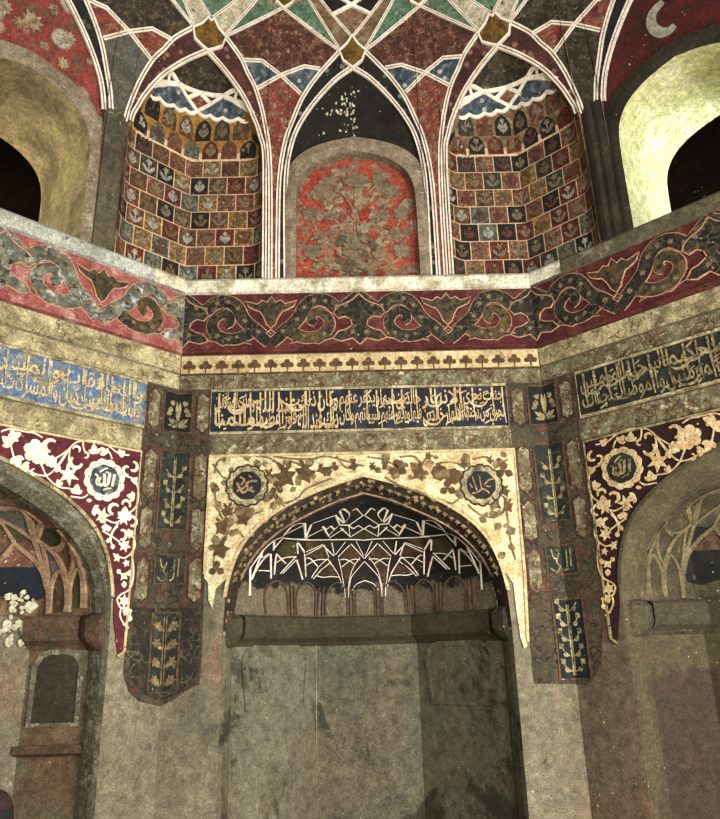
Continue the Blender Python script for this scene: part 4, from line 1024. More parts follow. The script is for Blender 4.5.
    # net of ribs and coloured fields
    fm = {}
    def fld(poly, mt, n=.006):
        if max(abs(a) for a, h in poly) > 89.5: return
        m_ = fm.setdefault(mt, MB()); fill(m_, [(dg(a), h) for a, h in poly], fn, n, 0, .12)
    F = P['fields']
    rm = MB(); rw = .010 if az == 0 else .030
    def rl(pts, w=rw, n=.022):
        if max(abs(a) for a, h in pts) > 89.5: return
        ribbon(rm, smooth([(dg(max(-88, min(88, a))), h) for a, h in pts], 4), w, fn, n if az else .014, 0)
    clip = lambda a: max(-89, min(89, a))
    L0, L1, L2, L3, L4, L5 = 2.02, 2.56, 2.70, 2.81, 2.91, 3.0
    st_ = 22.5 if az == 0 else 30.
    nb = int(90 / st_)
    for k in ():
        c = k * st_; e = st_ / 2
        if abs(c) > 92: continue
        # node at c on levels 1,3,5 ; bundles at c+-e
        fld([(c - e * .62, 2.36), (c - e * .5, L1 - .1), (c, L1), (c + e * .5, L1 - .1), (c + e * .62, 2.36)], F[3] if k % 2 else F[0])
        fld([(c, L1), (c + e * .95, L2 - .01), (c, L3 - .01), (c - e * .95, L2 - .01)], F[1])
        fld([(c, L3), (c + e * .95, L4), (c, L5), (c - e * .95, L4)], F[0])
        for sg in (-1, 1):
            fld([(c + sg * e * .98, 2.30), (c + sg * e * .62, 2.42), (c + sg * e * .5, L1 - .1), (c + sg * 1, L1), (c + sg * e * .9, L2 - .03)], F[4])
            fld([(c + sg * e, L2), (c + sg * e * .35, L3 - .04), (c + sg * .5, L3), (c + sg * e, L4 - .02)], F[2] if (k + sg) % 2 else F[5])
            rl([(c + sg * e * .94, 2.24), (c + sg * e * .9, 2.32), (c + sg * e * .6, 2.44), (c, L1)])
            rl([(c, L1), (c + sg * e, L2)]); rl([(c, L3), (c + sg * e, L2)]); rl([(c, L3), (c + sg * e, L4)]); rl([(c, L5), (c + sg * e, L4)])
            rl([(c + sg * e, L2), (c + sg * e * .5, L2 + .015), (c, L2 - .03)]); rl([(c + sg * e, L2 + .09), (c + sg * e * .5, L3 - .02), (c, L3 + .03)])
            if abs(c + sg * e) < 89: rl([(c + sg * e, L2), (c + sg * e, L2 + .06), (c + sg * e * .6, L3)])
        # small pointed blind arch in the base zone
    if az == 0:
        ZA = lambda X, Y: on_dome(236 + X / 8.186, 500 + Y / 8.186, 0)
        ZB = lambda X, Y: on_dome(296 + X / 8.186, 500 + Y / 8.186, 0)
        PC = on_dome(362.8, 557, 0)[0]
        def t0(Z, P, k): return [(k * min(0, q[0] - PC) , q[1]) for q in (Z(*p) for p in P)]
        for Z, mt, P_ in ((ZB, 'd_navy', [(130, 190), (305, 125), (335, 210)]), (ZB, 'd_navy', [(430, 208), (545, 132), (572, 210)]), (ZB, 'd_black', [(75, 312), (190, 240), (235, 312)]), (ZB, 'd_black', [(265, 315), (350, 240), (420, 315)]), (ZB, 'd_olive', [(445, 315), (540, 240), (572, 315)]),
                          (ZB, 'd_brown', [(70, 455), (205, 372), (243, 470), (150, 482)]), (ZB, 'd_brown', [(325, 472), (430, 370), (520, 468), (440, 485)]), (ZB, 'd_brown', [(250, 510), (325, 620), (155, 615)]), (ZB, 'd_maroon', [(275, 495), (328, 495), (370, 700), (330, 610)]), (ZB, 'd_maroon', [(543, 502), (512, 490), (412, 700), (425, 650)]),
                          (ZB, 'd_black', [(140, 640), (328, 636), (352, 712), (120, 715)]), (ZB, 'd_brown', [(355, 555), (440, 495), (490, 500), (410, 680), (385, 690)]), (ZA, 'd_maroon', [(270, 440), (308, 440), (288, 610), (268, 640)]), (ZA, 'd_olive', [(310, 430), (385, 330), (470, 350), (465, 455), (385, 470)]), (ZA, 'd_black', [(395, 300), (550, 215), (545, 310)]), (ZA, 'd_black', [(330, 590), (380, 530), (470, 490), (515, 640), (430, 620)]), (ZB, 'd_maroon', [(0, 440), (40, 450), (45, 540), (25, 620)]), (ZB, 'd_brown', [(65, 325), (195, 345), (60, 420)])):
            for k in (1, -1): fill(fm.setdefault(mt, MB()), t0(Z, P_, k), fn, .006, 0, .12)
        LB = [[(245, 490), (320, 600), (365, 715)], [(330, 480), (350, 560), (378, 715)], [(545, 505), (470, 590), (430, 650), (420, 740)], [(510, 470), (440, 580), (408, 740)], [(240, 480), (165, 550), (105, 640)], [(265, 510), (190, 570), (122, 645)], [(50, 440), (60, 630)], [(0, 530), (30, 650)],
              [(60, 478), (95, 480), (160, 545)], [(60, 535), (150, 490), (245, 490)], [(345, 490), (400, 490), (470, 530)], [(355, 550), (440, 490), (510, 490)], [(60, 425), (200, 365)], [(60, 450), (215, 370)], [(210, 370), (250, 470)], [(200, 370), (290, 460)], [(275, 350), (295, 455)], [(390, 345), (305, 450)], [(425, 370), (325, 470)], [(435, 360), (545, 480)], [(480, 340), (540, 460)],
              [(0, 325), (240, 327), (430, 325), (552, 330)], [(60, 190), (60, 310)], [(110, 200), (65, 300)], [(60, 310), (200, 240)], [(200, 215), (255, 300)], [(255, 312), (380, 235)], [(250, 290), (330, 215)], [(350, 230), (435, 305)], [(420, 210), (430, 300)], [(440, 300), (540, 240)],
              [(200, 215), (235, 240), (270, 215), (300, 240), (330, 215)], [(420, 212), (460, 235), (500, 212), (550, 240)], [(120, 192), (310, 125)], [(310, 125), (345, 205)], [(320, 140), (380, 190)], [(345, 90), (385, 185)], [(430, 205), (540, 130)], [(350, 90), (380, 75), (430, 120), (390, 185)], [(450, 90), (490, 75), (545, 130)], [(150, 620), (200, 634), (265, 628), (330, 632)], [(345, 205), (430, 208)], [(440, 745), (480, 690), (550, 660)], [(380, 715), (385, 800)], [(415, 740), (412, 800)]]
        LA = [[(60, 560), (185, 410)], [(185, 410), (105, 640)], [(60, 560), (85, 780)], [(185, 410), (195, 470), (250, 435)], [(265, 640), (265, 440)], [(310, 440), (290, 610)], [(105, 650), (190, 500), (260, 440)], [(310, 510), (380, 470), (470, 465)], [(310, 440), (385, 520)], [(470, 460), (340, 600)], [(470, 490), (360, 600)], [(475, 490), (525, 650)], [(480, 350), (485, 440)], [(490, 350), (540, 430)], [(290, 400), (370, 310)], [(290, 410), (300, 340)],
              [(370, 310), (470, 320), (570, 320)], [(380, 290), (470, 200), (550, 190)], [(400, 275), (500, 225), (550, 200)], [(550, 190), (550, 310)], [(185, 410), (300, 330), (370, 300)], [(160, 575), (260, 580)]]
        for Z, LL in ((ZA, LA), (ZB, LB)):
            for P_ in LL:
                for k in (1, -1): ribbon(rm, smooth(t0(Z, P_, k), 3), .0078, fn, .010, 0)
    if az:
        Zs = lambda X, Y: on_dome(X / 5.117, 480 + Y / 5.117, -45)
        H_ = (-1, 1)
        def tr(P, k=1): return [(k * q[0] * (1 if az < 0 else -1), q[1]) for q in (Zs(*p) for p in P)]
        def fl2(P, mt):
            for k in H_: fill(fm.setdefault(mt, MB()), tr(P, k), fn, .006, 0, .12)
        fl2([(262, 680), (275, 540), (315, 465), (350, 540), (350, 675)], F[2]); fl2([(362, 660), (370, 530), (410, 455), (438, 530), (435, 655)], 'd_olive' if az < 0 else F[2])
        fl2([(205, 305), (235, 250), (320, 250), (360, 290), (300, 350), (235, 330)], F[0]); fl2([(240, 350), (290, 375), (335, 460), (315, 462), (272, 530)], F[5])
        fl2([(0, 425), (85, 335), (180, 440), (0, 445)], F[1]); fl2([(90, 330), (185, 318), (235, 470), (200, 440)], F[3]); fl2([(10, 215), (90, 240), (170, 305), (85, 325)], F[4])
        fl2([(0, 130), (100, 130), (160, 200), (175, 290), (80, 232), (0, 195)], F[5]); fl2([(0, 448), (190, 445), (235, 520), (222, 605), (150, 625), (60, 600), (0, 590)], 'd_navy' if az < 0 else 'd_black')
        for k in H_:
            for P_, w_ in (([(258, 685), (262, 600), (250, 520), (215, 400), (185, 310)], .034), ([(352, 675), (362, 560), (330, 450), (280, 370), (195, 305)], .034), ([(437, 655), (440, 560), (425, 450), (370, 325), (330, 260)], .028),
                           ([(185, 310), (80, 240), (0, 200)], .034), ([(185, 305), (160, 200)], .05), ([(200, 300), (218, 225)], .03), ([(85, 330), (165, 390), (230, 480), (252, 560)], .034), ([(85, 330), (0, 425)], .03), ([(85, 330), (30, 240), (0, 205)], .03),
                           ([(228, 335), (245, 450), (262, 540)], .024), ([(300, 365), (335, 330), (365, 290), (372, 340), (362, 500)], .022), ([(372, 370), (420, 430), (440, 500)], .022), ([(0, 150), (100, 150), (160, 205)], .03), ([(218, 225), (150, 170), (60, 140)], .026),
                           ([(262, 670), (275, 540), (315, 465), (350, 540), (350, 665)], .022), ([(362, 650), (370, 530), (410, 455), (440, 530), (435, 650)], .022), ([(240, 340), (300, 350), (340, 320)], .02)):
                ribbon(rm, smooth(tr(P_, k), 4), w_ * .9, fn, .028, 0)
    for mt, m_ in fm.items(): obj('dome_field', m_, mt, root)
    obj('net_rib', rm, P['rib'], root)
    if az: continue
    mb = MB()
    for k in range(-nb, nb + 1):
        c = k * st_; e = st_ / 2
        if abs(c) > 80: continue
        ribbon(mb, smooth([(dg(c - e * .7), 2.02), (dg(c - e * .7), 2.20), (dg(c - e * .5), 2.29), (dg(c), 2.34), (dg(c + e * .5), 2.29), (dg(c + e * .7), 2.20), (dg(c + e * .7), 2.02)], 4), .014, fn, .016, 0)
        for q in (.88, 1.12): ribbon(mb, [(dg(c + e * q), 2.01), (dg(c + e * q), 2.3)], .014, fn, .016, 0)
    obj('blind_arch', mb, {0: 'ledge_brown', -45: 'rib_tan', 45: 'rib_olive'}[az], root)
# ------------------------------------------------------------------ spandrels over the arches
def off_arch(d, lo):
    return [p for p in [(x * (1 + d / 1.28), y + d * (1 if y > 2.6 else (y - 1.8) / .8 if y > 1.8 else 0)) for x, y in arch(ALC_OUT, lo)] if p[1] >= lo]
def rosette(mb, fn, x, y, r, n, b, k=5, ph=0., mi=0):
    for i in range(k):
        a = ph + i * 2 * pi / k; cx, cy = x + r * .6 * cos(a), y + r * .6 * sin(a)
        blob(mb, (cx, cy), [(cx + r * .42 * cos(t * pi / 4), cy + r * .42 * sin(t * pi / 4)) for t in range(8)], fn, n, b, mi)
    blob(mb, (x, y), [(x + r * .3 * cos(t), y + r * .3 * sin(t)) for t in (0, 1.05, 2.1, 3.14, 4.2, 5.24)], fn, n + .003, b, mi)
def curl(mb, fn, x, y, r, ang, n, b, sg=1, w=.3):
    pts = [(x + r * (1 - .35 * t / 8) * cos(ang + sg * t * .55), y + r * (1 - .35 * t / 8) * sin(ang + sg * t * .55)) for t in range(8)]
    ribbon(mb, pts, lambda t: r * (w + .5 * sin(pi * t) * .6) , fn, n, b)
def leaf3(mb, fn, x, y, r, ang, n, b):
    for q, s_ in ((-.9, .75), (0, 1), (.9, .75)): leafring(mb, fn, x, y, r * s_, ang + q, n, b, 0, .3)

for az in (-45, 45):
    fn = wallmap(az); sg = 1 if az == 45 else -1     # drawn for the right wall (its left half), mirrored for the left wall
    lab = 'crimson arch spandrel with cream scrolls and a blue medallion on the left wall' if az < 0 else 'dark maroon arch spandrel with cream scrolls and a black medallion on the right wall'
    root = thing('arch_spandrel', fn(0, 3.2), lab, 'spandrel')
    A = off_arch(.02, 1.95)
    ring = [(-1.44, 3.45)] + [(-1.425, 1.72), (-1.37, 1.66)] + A + [(1.37, 1.66), (1.425, 1.72), (1.44, 3.45)]
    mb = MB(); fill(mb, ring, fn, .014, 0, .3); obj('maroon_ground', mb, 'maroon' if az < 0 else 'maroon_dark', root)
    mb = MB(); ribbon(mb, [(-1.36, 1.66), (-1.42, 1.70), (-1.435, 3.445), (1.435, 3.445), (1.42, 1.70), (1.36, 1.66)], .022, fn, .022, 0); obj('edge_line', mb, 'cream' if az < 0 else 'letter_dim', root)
    mb = MB(); md = MB(); let = MB(); dots = MB()
    Z4 = lambda X, Y: at(580 + X / 5.143, 410 + Y / 5.143, 45)
    Z5 = lambda X, Y: at(580 + X / 6.3, 500 + Y / 6.3, 45)
    for half in (1, -1):
        f2 = lambda x, y, n=0.: fn(sg * half * x, y, n)
        T_, Bn = .021, .013
        def stem(Z, P, w=.013): ribbon(mb, smooth([Z(*p) for p in P], 5), w, f2, T_ - .002, Bn)
        if half == 1 or True:
            for Zp in ([(85, 180), (140, 168), (190, 128), (240, 105), (300, 95), (350, 100), (390, 130), (430, 180), (485, 245), (520, 265)],
                       [(520, 265), (545, 200), (560, 165)], [(520, 265), (490, 300), (455, 325), (400, 335)], [(390, 130), (400, 200), (402, 245)], [(395, 135), (440, 165), (490, 190)], [(390, 130), (440, 200), (470, 230)],
                       [(530, 70), (570, 45), (610, 38), (660, 25), (700, 20), (740, 30)], [(520, 265), (570, 255), (640, 215)], [(700, 45), (690, 120), (670, 190), (620, 240)],
                       [(120, 282), (75, 300), (52, 340), (50, 400), (70, 450), (115, 480)], [(310, 370), (340, 385), (400, 375)], [(160, 520), (190, 560), (215, 610)], [(130, 500), (180, 520), (240, 490)], [(175, 195), (185, 165), (200, 150)], [(320, 95), (320, 130), (310, 160)]): stem(Z4, Zp)
            for Zp in ([(200, 90), (235, 130), (250, 180), (240, 215)], [(300, 115), (240, 155), (190, 195)], [(100, 180), (98, 220), (125, 265), (175, 292), (240, 262)], [(125, 265), (115, 340), (122, 425), (150, 490), (205, 520), (228, 550), (210, 600), (165, 605), (150, 640), (170, 690), (200, 712)], [(135, 370), (165, 395)], [(100, 30), (130, 60)], [(205, 600), (215, 650), (195, 700), (165, 730)]): stem(Z5, Zp)
        p = Z4(565, 140); rosette(mb, f2, *p, .105, T_, Bn, 6, .3)
        p = Z4(492, 193); rosette(mb, f2, *p, .052, T_, Bn, 7)
        p = Z4(405, 265); star(mb, f2, *p, .10, T_, Bn, 6, .3)
        p = Z4(240, 480); star(mb, f2, *p, .075, T_, Bn, 5, .5)
        for X, Y, r, a in ((372, 365, .09, 1.6), (690, 100, .10, .6), (690, 60, .09, 2.6), (675, 160, .10, 4.2), (630, 195, .06, 3.9), (140, 172, .07, 2.6), (205, 170, .08, .8), (262, 165, .09, 1.3), (455, 320, .06, 1.2), (290, 445, .085, 3.4), (75, 320, .07, 2.2), (70, 395, .08, .1), (480, 225, .07, 1.4), (100, 585, .06, 1.)):
            leaf3(mb, f2, *Z4(X, Y), r, a, T_, Bn)
        for X, Y, r, a in ((205, 545, .08, 0.), (540, 210, .08, 1.7), (470, 250, .07, 2.), (230, 520, .07, .7), (320, 400, .05, 3.)):
            leafring(mb, f2, *Z4(X, Y), r, a, T_, Bn)
        for X, Y, r, a, s_ in ((490, 118, .062, 2.2, -1), (365, 200, .06, 3.3, 1), (355, 140, .035, 0, 1), (312, 170, .03, 1.2, 1), (180, 455, .055, 2.4, -1), (118, 430, .045, 3.6, -1), (580, 245, .03, 1.5, -1), (90, 520, .05, 1.2, 1), (145, 580, .05, 5., -1), (70, 240, .05, 1.5, 1), (100, 255, .045, 4.4, 1)):
            curl(mb, f2, *Z4(X, Y), r, a, T_, Bn, s_)
        p = Z4(130, 500); leaf3(mb, f2, *p, .11, 1.6, T_, Bn); star(mb, f2, *p, .07, T_ + .002, Bn, 6)
        for X, Y, r, k, a in ((165, 215, .062, 6, .2), (125, 150, .038, 5, 0), (215, 290, .040, 5, .4), (160, 325, .036, 5, 0), (180, 405, .045, 4, .6), (185, 560, .06, 6, .5), (268, 180, .025, 5, 0)):
            star(mb, f2, *Z5(X, Y), r, T_, Bn, k, a, 0, .5)
        for X, Y, r, a in ((180, 480, .06, 1.4), (190, 650, .07, 1.9), (160, 400, .05, 2.6), (200, 390, .05, .8), (165, 690, .05, 2.), (240, 100, .06, 5.9), (240, 200, .05, 4.6), (150, 635, .03, 1.6)):
            leafring(mb, f2, *Z5(X, Y), r, a, T_, Bn, 0, .42)
        # medallion
        cx, cy = Z4(220, 300); R_ = .175; ang0 = .2
        k = 12; ringm = []
        for i in range(k):
            for q in range(4): a = (i + q / 4) * 2 * pi / k; rr = R_ * (1 + .10 * sin(pi * q / 4)); ringm.append((cx + rr * cos(a), cy + rr * sin(a)))
        blob(md, (cx, cy), ringm, f2, .024, Bn, 0)
        ringi = []
        for i in range(8):
            for q in range(4): a = (i + q / 4) * 2 * pi / 8 + .2; rr = R_ * .74 * (1 + .07 * sin(pi * q / 4)); ringi.append((cx + rr * cos(a), cy + rr * sin(a)))
        blob(md, (cx, cy), ringi, f2, .029, .02, 1)
        for i in range(12): a = (i + .1) * 2 * pi / k; x, y = cx + R_ * .86 * cos(a), cy + R_ * .86 * sin(a); blob(dots, (x, y), [(x + .007 * cos(t), y + .007 * sin(t)) for t in (0, 1.5, 3.1, 4.6)], f2, .0275, .02)
        r = R_ * .70; xs = sg * half          # lettering reads the same way on both sides: x is flipped back
        f3 = lambda x, y, n=0.: fn(sg * half * cx + x, cy + y, n)
        for S_, w_ in (([(.68, .5), (.62, .1), (.56, -.42)], .19), ([(.30, .55), (.26, .1), (.22, -.25), (.05, -.42), (-.1, -.3)], .19), ([(-.12, .42), (-.06, 0), (-.1, -.3), (-.3, -.46), (-.42, -.36)], .19), ([(-.36, .1), (-.46, -.12), (-.42, -.36), (-.56, -.45), (-.66, -.2), (-.56, .12), (-.8, .3)], .12), ([(-.46, .48), (-.1, .78), (.12, .86)], .10), ([(-.1, -.76), (.2, -.62), (.5, -.55)], .10), ([(-.02, .5), (.06, .6), (.1, .5), (.18, .6)], .05)):
            ribbon(let, smooth([(x * r, y * r) for x, y in S_], 4), w_ * r, f3, .034, .028)
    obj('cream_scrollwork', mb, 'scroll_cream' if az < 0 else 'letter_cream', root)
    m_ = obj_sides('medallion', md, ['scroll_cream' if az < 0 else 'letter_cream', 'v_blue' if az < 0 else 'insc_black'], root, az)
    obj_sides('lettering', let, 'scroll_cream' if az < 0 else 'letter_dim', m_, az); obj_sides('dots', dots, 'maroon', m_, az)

# centre spandrel
fn = WC
root = thing('arch_spandrel', fn(0, 3.2), 'cream arch spandrel with brown flower scrolls and two dark medallions, centre wall', 'spandrel')
A = off_arch(.02, 2.1)
ring = [(-1.465, 3.455), (-1.465, 2.32), (-1.43, 2.27), (-1.42, 2.12), (-1.385, 2.05), (-1.36, 2.22)] + [p for p in A if p[1] > 2.25] + [(1.33, 2.2), (1.335, 1.95), (1.35, 1.72), (1.375, 1.64), (1.40, 1.66), (1.42, 1.95), (1.44, 2.3), (1.455, 3.455)]
mb = MB(); fill(mb, ring, fn, .016, 0, .25); obj('cream_ground', mb, 'spandrel_cream', root)
mb = MB(); ribbon(mb, [(-1.465, 2.35), (-1.465, 3.455), (1.455, 3.455), (1.44, 2.3), (1.41, 1.7)], .026, fn, .026, 0); obj('edge_line', mb, 'cream', root)
mb = MB(); md = MB(); let = MB(); tn = MB(); T_, Bn = .021, .015
rnd = random.Random(12)
Za = lambda X, Y: at(200 + X / 4.094, 430 + Y / 4.094)
Zb = lambda X, Y: at(360 + X / 4, 430 + Y / 4)
for Z, L_ in ((Za, [[(230, 110), (280, 115), (320, 140), (330, 165)], [(300, 110), (380, 120), (450, 120), (520, 110), (600, 130), (670, 150)], [(330, 165), (360, 130), (410, 145), (430, 170)], [(430, 170), (450, 130), (490, 115)], [(260, 290), (300, 250), (340, 300), (400, 280), (440, 240), (540, 200)], [(180, 330), (140, 340), (100, 330), (70, 300), (60, 240)], [(70, 290), (90, 360), (140, 380), (190, 360), (260, 330)], [(60, 180), (75, 130), (110, 120)], [(75, 370), (110, 430), (90, 480), (60, 520), (60, 570)], [(110, 430), (150, 410), (180, 440)], [(320, 300), (350, 320), (300, 360)], [(55, 140), (90, 190), (110, 200)], [(560, 110), (590, 150), (620, 160)]]),
               (Zb, [[(30, 110), (90, 120), (150, 150), (160, 180)], [(160, 110), (220, 110), (250, 160), (235, 190)], [(235, 170), (260, 120), (290, 105)], [(300, 140), (350, 130), (400, 140), (420, 160)], [(330, 280), (370, 295), (410, 260)], [(100, 190), (150, 220), (210, 240), (260, 260), (300, 290)], [(570, 200), (540, 230), (560, 260), (590, 280)], [(570, 170), (560, 140), (590, 120)], [(430, 300), (480, 340), (540, 350), (580, 320)], [(450, 120), (500, 110), (540, 130)], [(580, 300), (590, 360), (600, 440), (620, 520)]])):
    for P_ in L_: ribbon(tn, smooth([Z(*p) for p in P_], 5), .018, fn, T_ - .001, Bn)
for Z, L_ in ((Za, [(350, 195, .09, 5), (430, 180, .085, 5), (285, 195, .05, 4), (315, 240, .045, 3), (302, 270, .035, 3), (115, 335, .05, 5), (180, 365, .06, 5), (90, 400, .06, 4), (85, 490, .07, 5), (495, 165, .035, 4), (520, 172, .04, 6), (70, 570, .05, 3), (630, 150, .04, 4), (65, 240, .03, 3), (550, 150, .03, 3)]),
              (Zb, [(150, 155, .06, 3), (235, 175, .065, 5), (318, 172, .065, 8), (373, 187, .065, 9), (350, 235, .055, 3), (412, 140, .035, 4), (575, 165, .06, 3), (580, 250, .04, 4), (100, 150, .03, 4), (272, 110, .03, 4), (590, 310, .05, 4), (520, 125, .03, 4), (540, 300, .05, 4), (50, 150, .03, 5)])):
    for X, Y, r, k in L_:
        x, y = Z(X, Y)
        r *= 1.3
        if k >= 6: star(mb, fn, x, y, r, T_, Bn, k, 0, 0, .85)
        elif k == 3:
            for a in (1.57, 3.66, 5.76): leafring(mb, fn, x, y, r * 1.2, a, T_, Bn, 0, .42)
        else:
            star(mb, fn, x, y, r, T_, Bn, k, rnd.random(), 0, .55)
            for a in (1., 2.1): leafring(mb, fn, x, y + r * .4, r * 1.1, a + rnd.uniform(-.3, .3), T_, Bn, 0, .18)
for Z, N_ in ((Za, 26), (Zb, 26)):      # scattered small leaves along the scrolls
    for i in range(N_ * 5):
        X, Y = rnd.uniform(50, 640) if Z is Za else rnd.uniform(20, 590), rnd.uniform(110, 560)
        x, y = Z(X, Y)
        if inside((x, y), [(a * .97, b - .03) for a, b in ring if True]) and inside((x + .04, y - .06), ring) and inside((x - .04, y - .06), ring): leafring(tn, fn, x, y, rnd.uniform(.05, .11), rnd.uniform(0, 6.3), T_ - .002, Bn, 0, .4)
for (cx, cy), sd in ((at(247.5, 486), 0), (at(481, 485.5), 1)):
    R_ = .185; ringm = []
    for i in range(14):
        for q in range(4): a = (i + q / 4) * 2 * pi / 14; rr = R_ * (1 + .09 * sin(pi * q / 4)); ringm.append((cx + rr * cos(a), cy + rr * sin(a)))
    blob(md, (cx, cy), ringm, fn, .022, Bn, 0); ribbon(md, ringm, .014, fn, .026, Bn, 1, close=True)
    blob(md, (cx, cy), [(cx + R_ * .72 * cos(t * pi / 8) * (1 + .05 * (t % 2)), cy + R_ * .72 * sin(t * pi / 8) * (1 + .05 * (t % 2))) for t in range(16)], fn, .028, .02, 1)
    r = R_ * .74
    ST = [([(-.7, .2), (-.3, -.5), (.1, -.3), (.5, -.5)], .16), ([(-.1, .1), (.3, .3), (.7, .25)], .16), ([(0, .1), (.1, -.3), (.4, -.1)], .14), ([(-.5, .6), (-.2, .4), (-.4, .0)], .12), ([(-.7, -.4), (-.2, -.15), (0, .1)], .12), ([(.1, .7), (.3, .5)], .1)] if sd == 0 else \
         [([(-.6, .6), (-.45, 0), (-.35, -.4)], .1), ([(-.1, .6), (-.05, 0), (0, -.35)], .1), ([(-.7, -.6), (-.3, -.5), (.1, -.3), (.5, -.6)], .1), ([(.2, 0), (.5, .3), (.85, .4)], .1), ([(.3, -.1), (.6, -.15)], .08), ([(-.8, .1), (-.65, -.2)], .1)]
    for S_, w_ in ST: ribbon(let, smooth([(cx + x * r, cy + y * r) for x, y in S_], 4), w_ * r, fn, .033, .026)
obj('flower_heads', mb, 'leaf_brown', root); obj('scroll_stems', tn, 'leaf_olive', root)
m_ = obj_sides('medallion', md, ['cream_worn', 'medal_dark'], root, 0); obj_sides('lettering', let, 'rib_tan', m_, 0)

for (px, py, r), lb in (((20, 603, .10), 'upper clump of white broken plaster in the left alcove'), ((12, 632, .13), 'lower clump of white broken plaster in the left alcove')):
    wl = wallmap(-45); u0_, h0_ = at(px, py, -45, -.60); mb = MB(); rnd = random.Random(px)
    for i in range(26):
        a, q = rnd.uniform(0, 6.3), r * sqrt(rnd.random()); x, y, rr = u0_ + q * cos(a) * 1.3, h0_ + q * sin(a), rnd.uniform(.015, .04)
        blob(mb, (x, y), [(x + rr * rnd.uniform(.6, 1.2) * cos(t * .9), y + rr * rnd.uniform(.6, 1.2) * sin(t * .9)) for t in range(7)], lambda X, Y, n=0.: wl(X, Y, n - .60), rnd.uniform(.01, .035), -.01, 0, .012)
    obj('plaster_crumbs', mb, 'stain_white', label=lb, cat='plaster')
# pale line painted as a crease highlight where the faces of the central alcove meet
mb = MB()
ribbon(mb, [(-.51, .1), (-.508, 1.0), (-.51, 1.73)], .005, lambda x, h, n=0.: WC(x, h, n - .965), .006, -.01); obj('crease_highlight', mb, 'cream_worn', label='thin pale vertical highlight painted along the crease at the back of the central alcove', cat='crease')

mb = MB(); rnd = random.Random(8)
for i in range(70):
    g_ = rnd.random()
    x, y = (rnd.gauss(-.12, .10), rnd.gauss(7.52, .10)) if g_ < .7 else (rnd.uniform(-.5, .0), rnd.gauss(7.2, .03)) if g_ < .85 else (rnd.gauss(0, .015), rnd.uniform(7.25, 7.75))
    if abs(x) > .55 or y < 7.17: continue
    r = rnd.uniform(.004, .017); blob(mb, (x, y), [(x + r * rnd.uniform(.5, 1.4) * cos(t), y + r * rnd.uniform(.5, 1.8) * sin(t)) for t in (0, 1, 2.1, 3.1, 4.2, 5.2)], Sm, -.026, -.04)
obj('flaked_spots', mb, 'stain_white', bpy.data.objects['tympanum.001'])
# bouquet painted on the red niche
nb_ = lambda x, h, n=0.: WC(x, h, n - .12)
mb = MB(); gm = MB(); dk = MB(); rnd = random.Random(4)
for sg in (-1, 1):
    for P in ([(0, 5.45), (.02, 5.9), (.0, 6.55)], [(0, 5.9), (.2, 6.1), (.34, 6.35), (.36, 6.5)], [(0, 5.7), (.25, 5.8), (.42, 6.0), (.5, 6.2)], [(0, 6.2), (.12, 6.45), (.25, 6.62)], [(0, 5.5), (.3, 5.55), (.5, 5.7)], [(.03, 6.1), (.3, 6.05), (.5, 5.9)]):
        ribbon(mb, smooth([(sg * x, y) for x, y in P], 5), .022, nb_, .008, 0)
    for i in range(26):
        x, y = sg * abs(rnd.gauss(.18, .16)), rnd.uniform(5.5, 6.55)
        if abs(x) < .56: leafring(mb, nb_, x, y, rnd.uniform(.08, .2), pi / 2 - sg * rnd.uniform(-.2, 1.7), .009, 0, 0, rnd.uniform(.2, .45))
    for x, y, r in ((.36, 6.52, .11), (.5, 6.22, .10), (.26, 6.66, .08), (.48, 5.75, .10), (.3, 6.2, .07), (.42, 5.95, .06)):
        rosette(gm, nb_, sg * x, y, r, .012, 0, 5, rnd.random())
for i in range(60):
    a = rnd.uniform(0, 6.3); r = rnd.uniform(0, .24); leafring(dk if i % 3 == 0 else gm, nb_, r * cos(a) * .9, 5.72 + r * sin(a) * 1.2, rnd.uniform(.05, .13), rnd.uniform(0, 6.3), .010 + i * .0003, .0, 0, .4)
for a in (-1, -.5, 0, .5, 1): leafring(gm, nb_, 0, 6.56, .22, pi / 2 + a * .8, .013 + .001 * (a + 1), 0, 0, .22)
obj("painted_foliage", mb, "niche_motif", NICHE); obj('pale_blossoms', gm, 'motif_c2' if 0 else 'motif_a', NICHE); obj('dark_strokes', dk, 'plaster_grey', NICHE)

# ------------------------------------------------------------------ seated visitor at the left edge: head turned away, dark jacket over a pale blue shirt
def px_at_depth(px, py, dist):
    d = Fv + Rv * (px - 360) / 720 - Uv * (py - 409.5) / 720
    return CAMLOC + d * (dist / hypot(d.x, d.y))
hp = px_at_depth(-7, 811, 4.8)
person = thing('person', Vector((hp.x, hp.y, 0)), 'person in a dark jacket and pale blue shirt sitting at the bottom left edge', 'person')
hx, hy, hz = hp
def skin_body(name, verts, edges, radii, mat, root):
    me = bpy.data.meshes.new(name); me.from_pydata([Vector(v) - Vector((hx, hy, 0)) for v in verts], edges, []); me.materials.append(MATS[mat])
    o = bpy.data.objects.new(name, me); COL.objects.link(o); o.parent = root
    m = o.modifiers.new('skin', 'SKIN'); me.skin_vertices[0] if me.skin_vertices else None
    for i, r in enumerate(radii):
        me.skin_vertices[0].data[i].radius = (r, r) if not isinstance(r, tuple) else r
        me.skin_vertices[0].data[i].use_root = i == 0
    sub = o.modifiers.new('subsurf', 'SUBSURF'); sub.levels = 2; sub.render_levels = 2
    return o
z0 = hz - .10
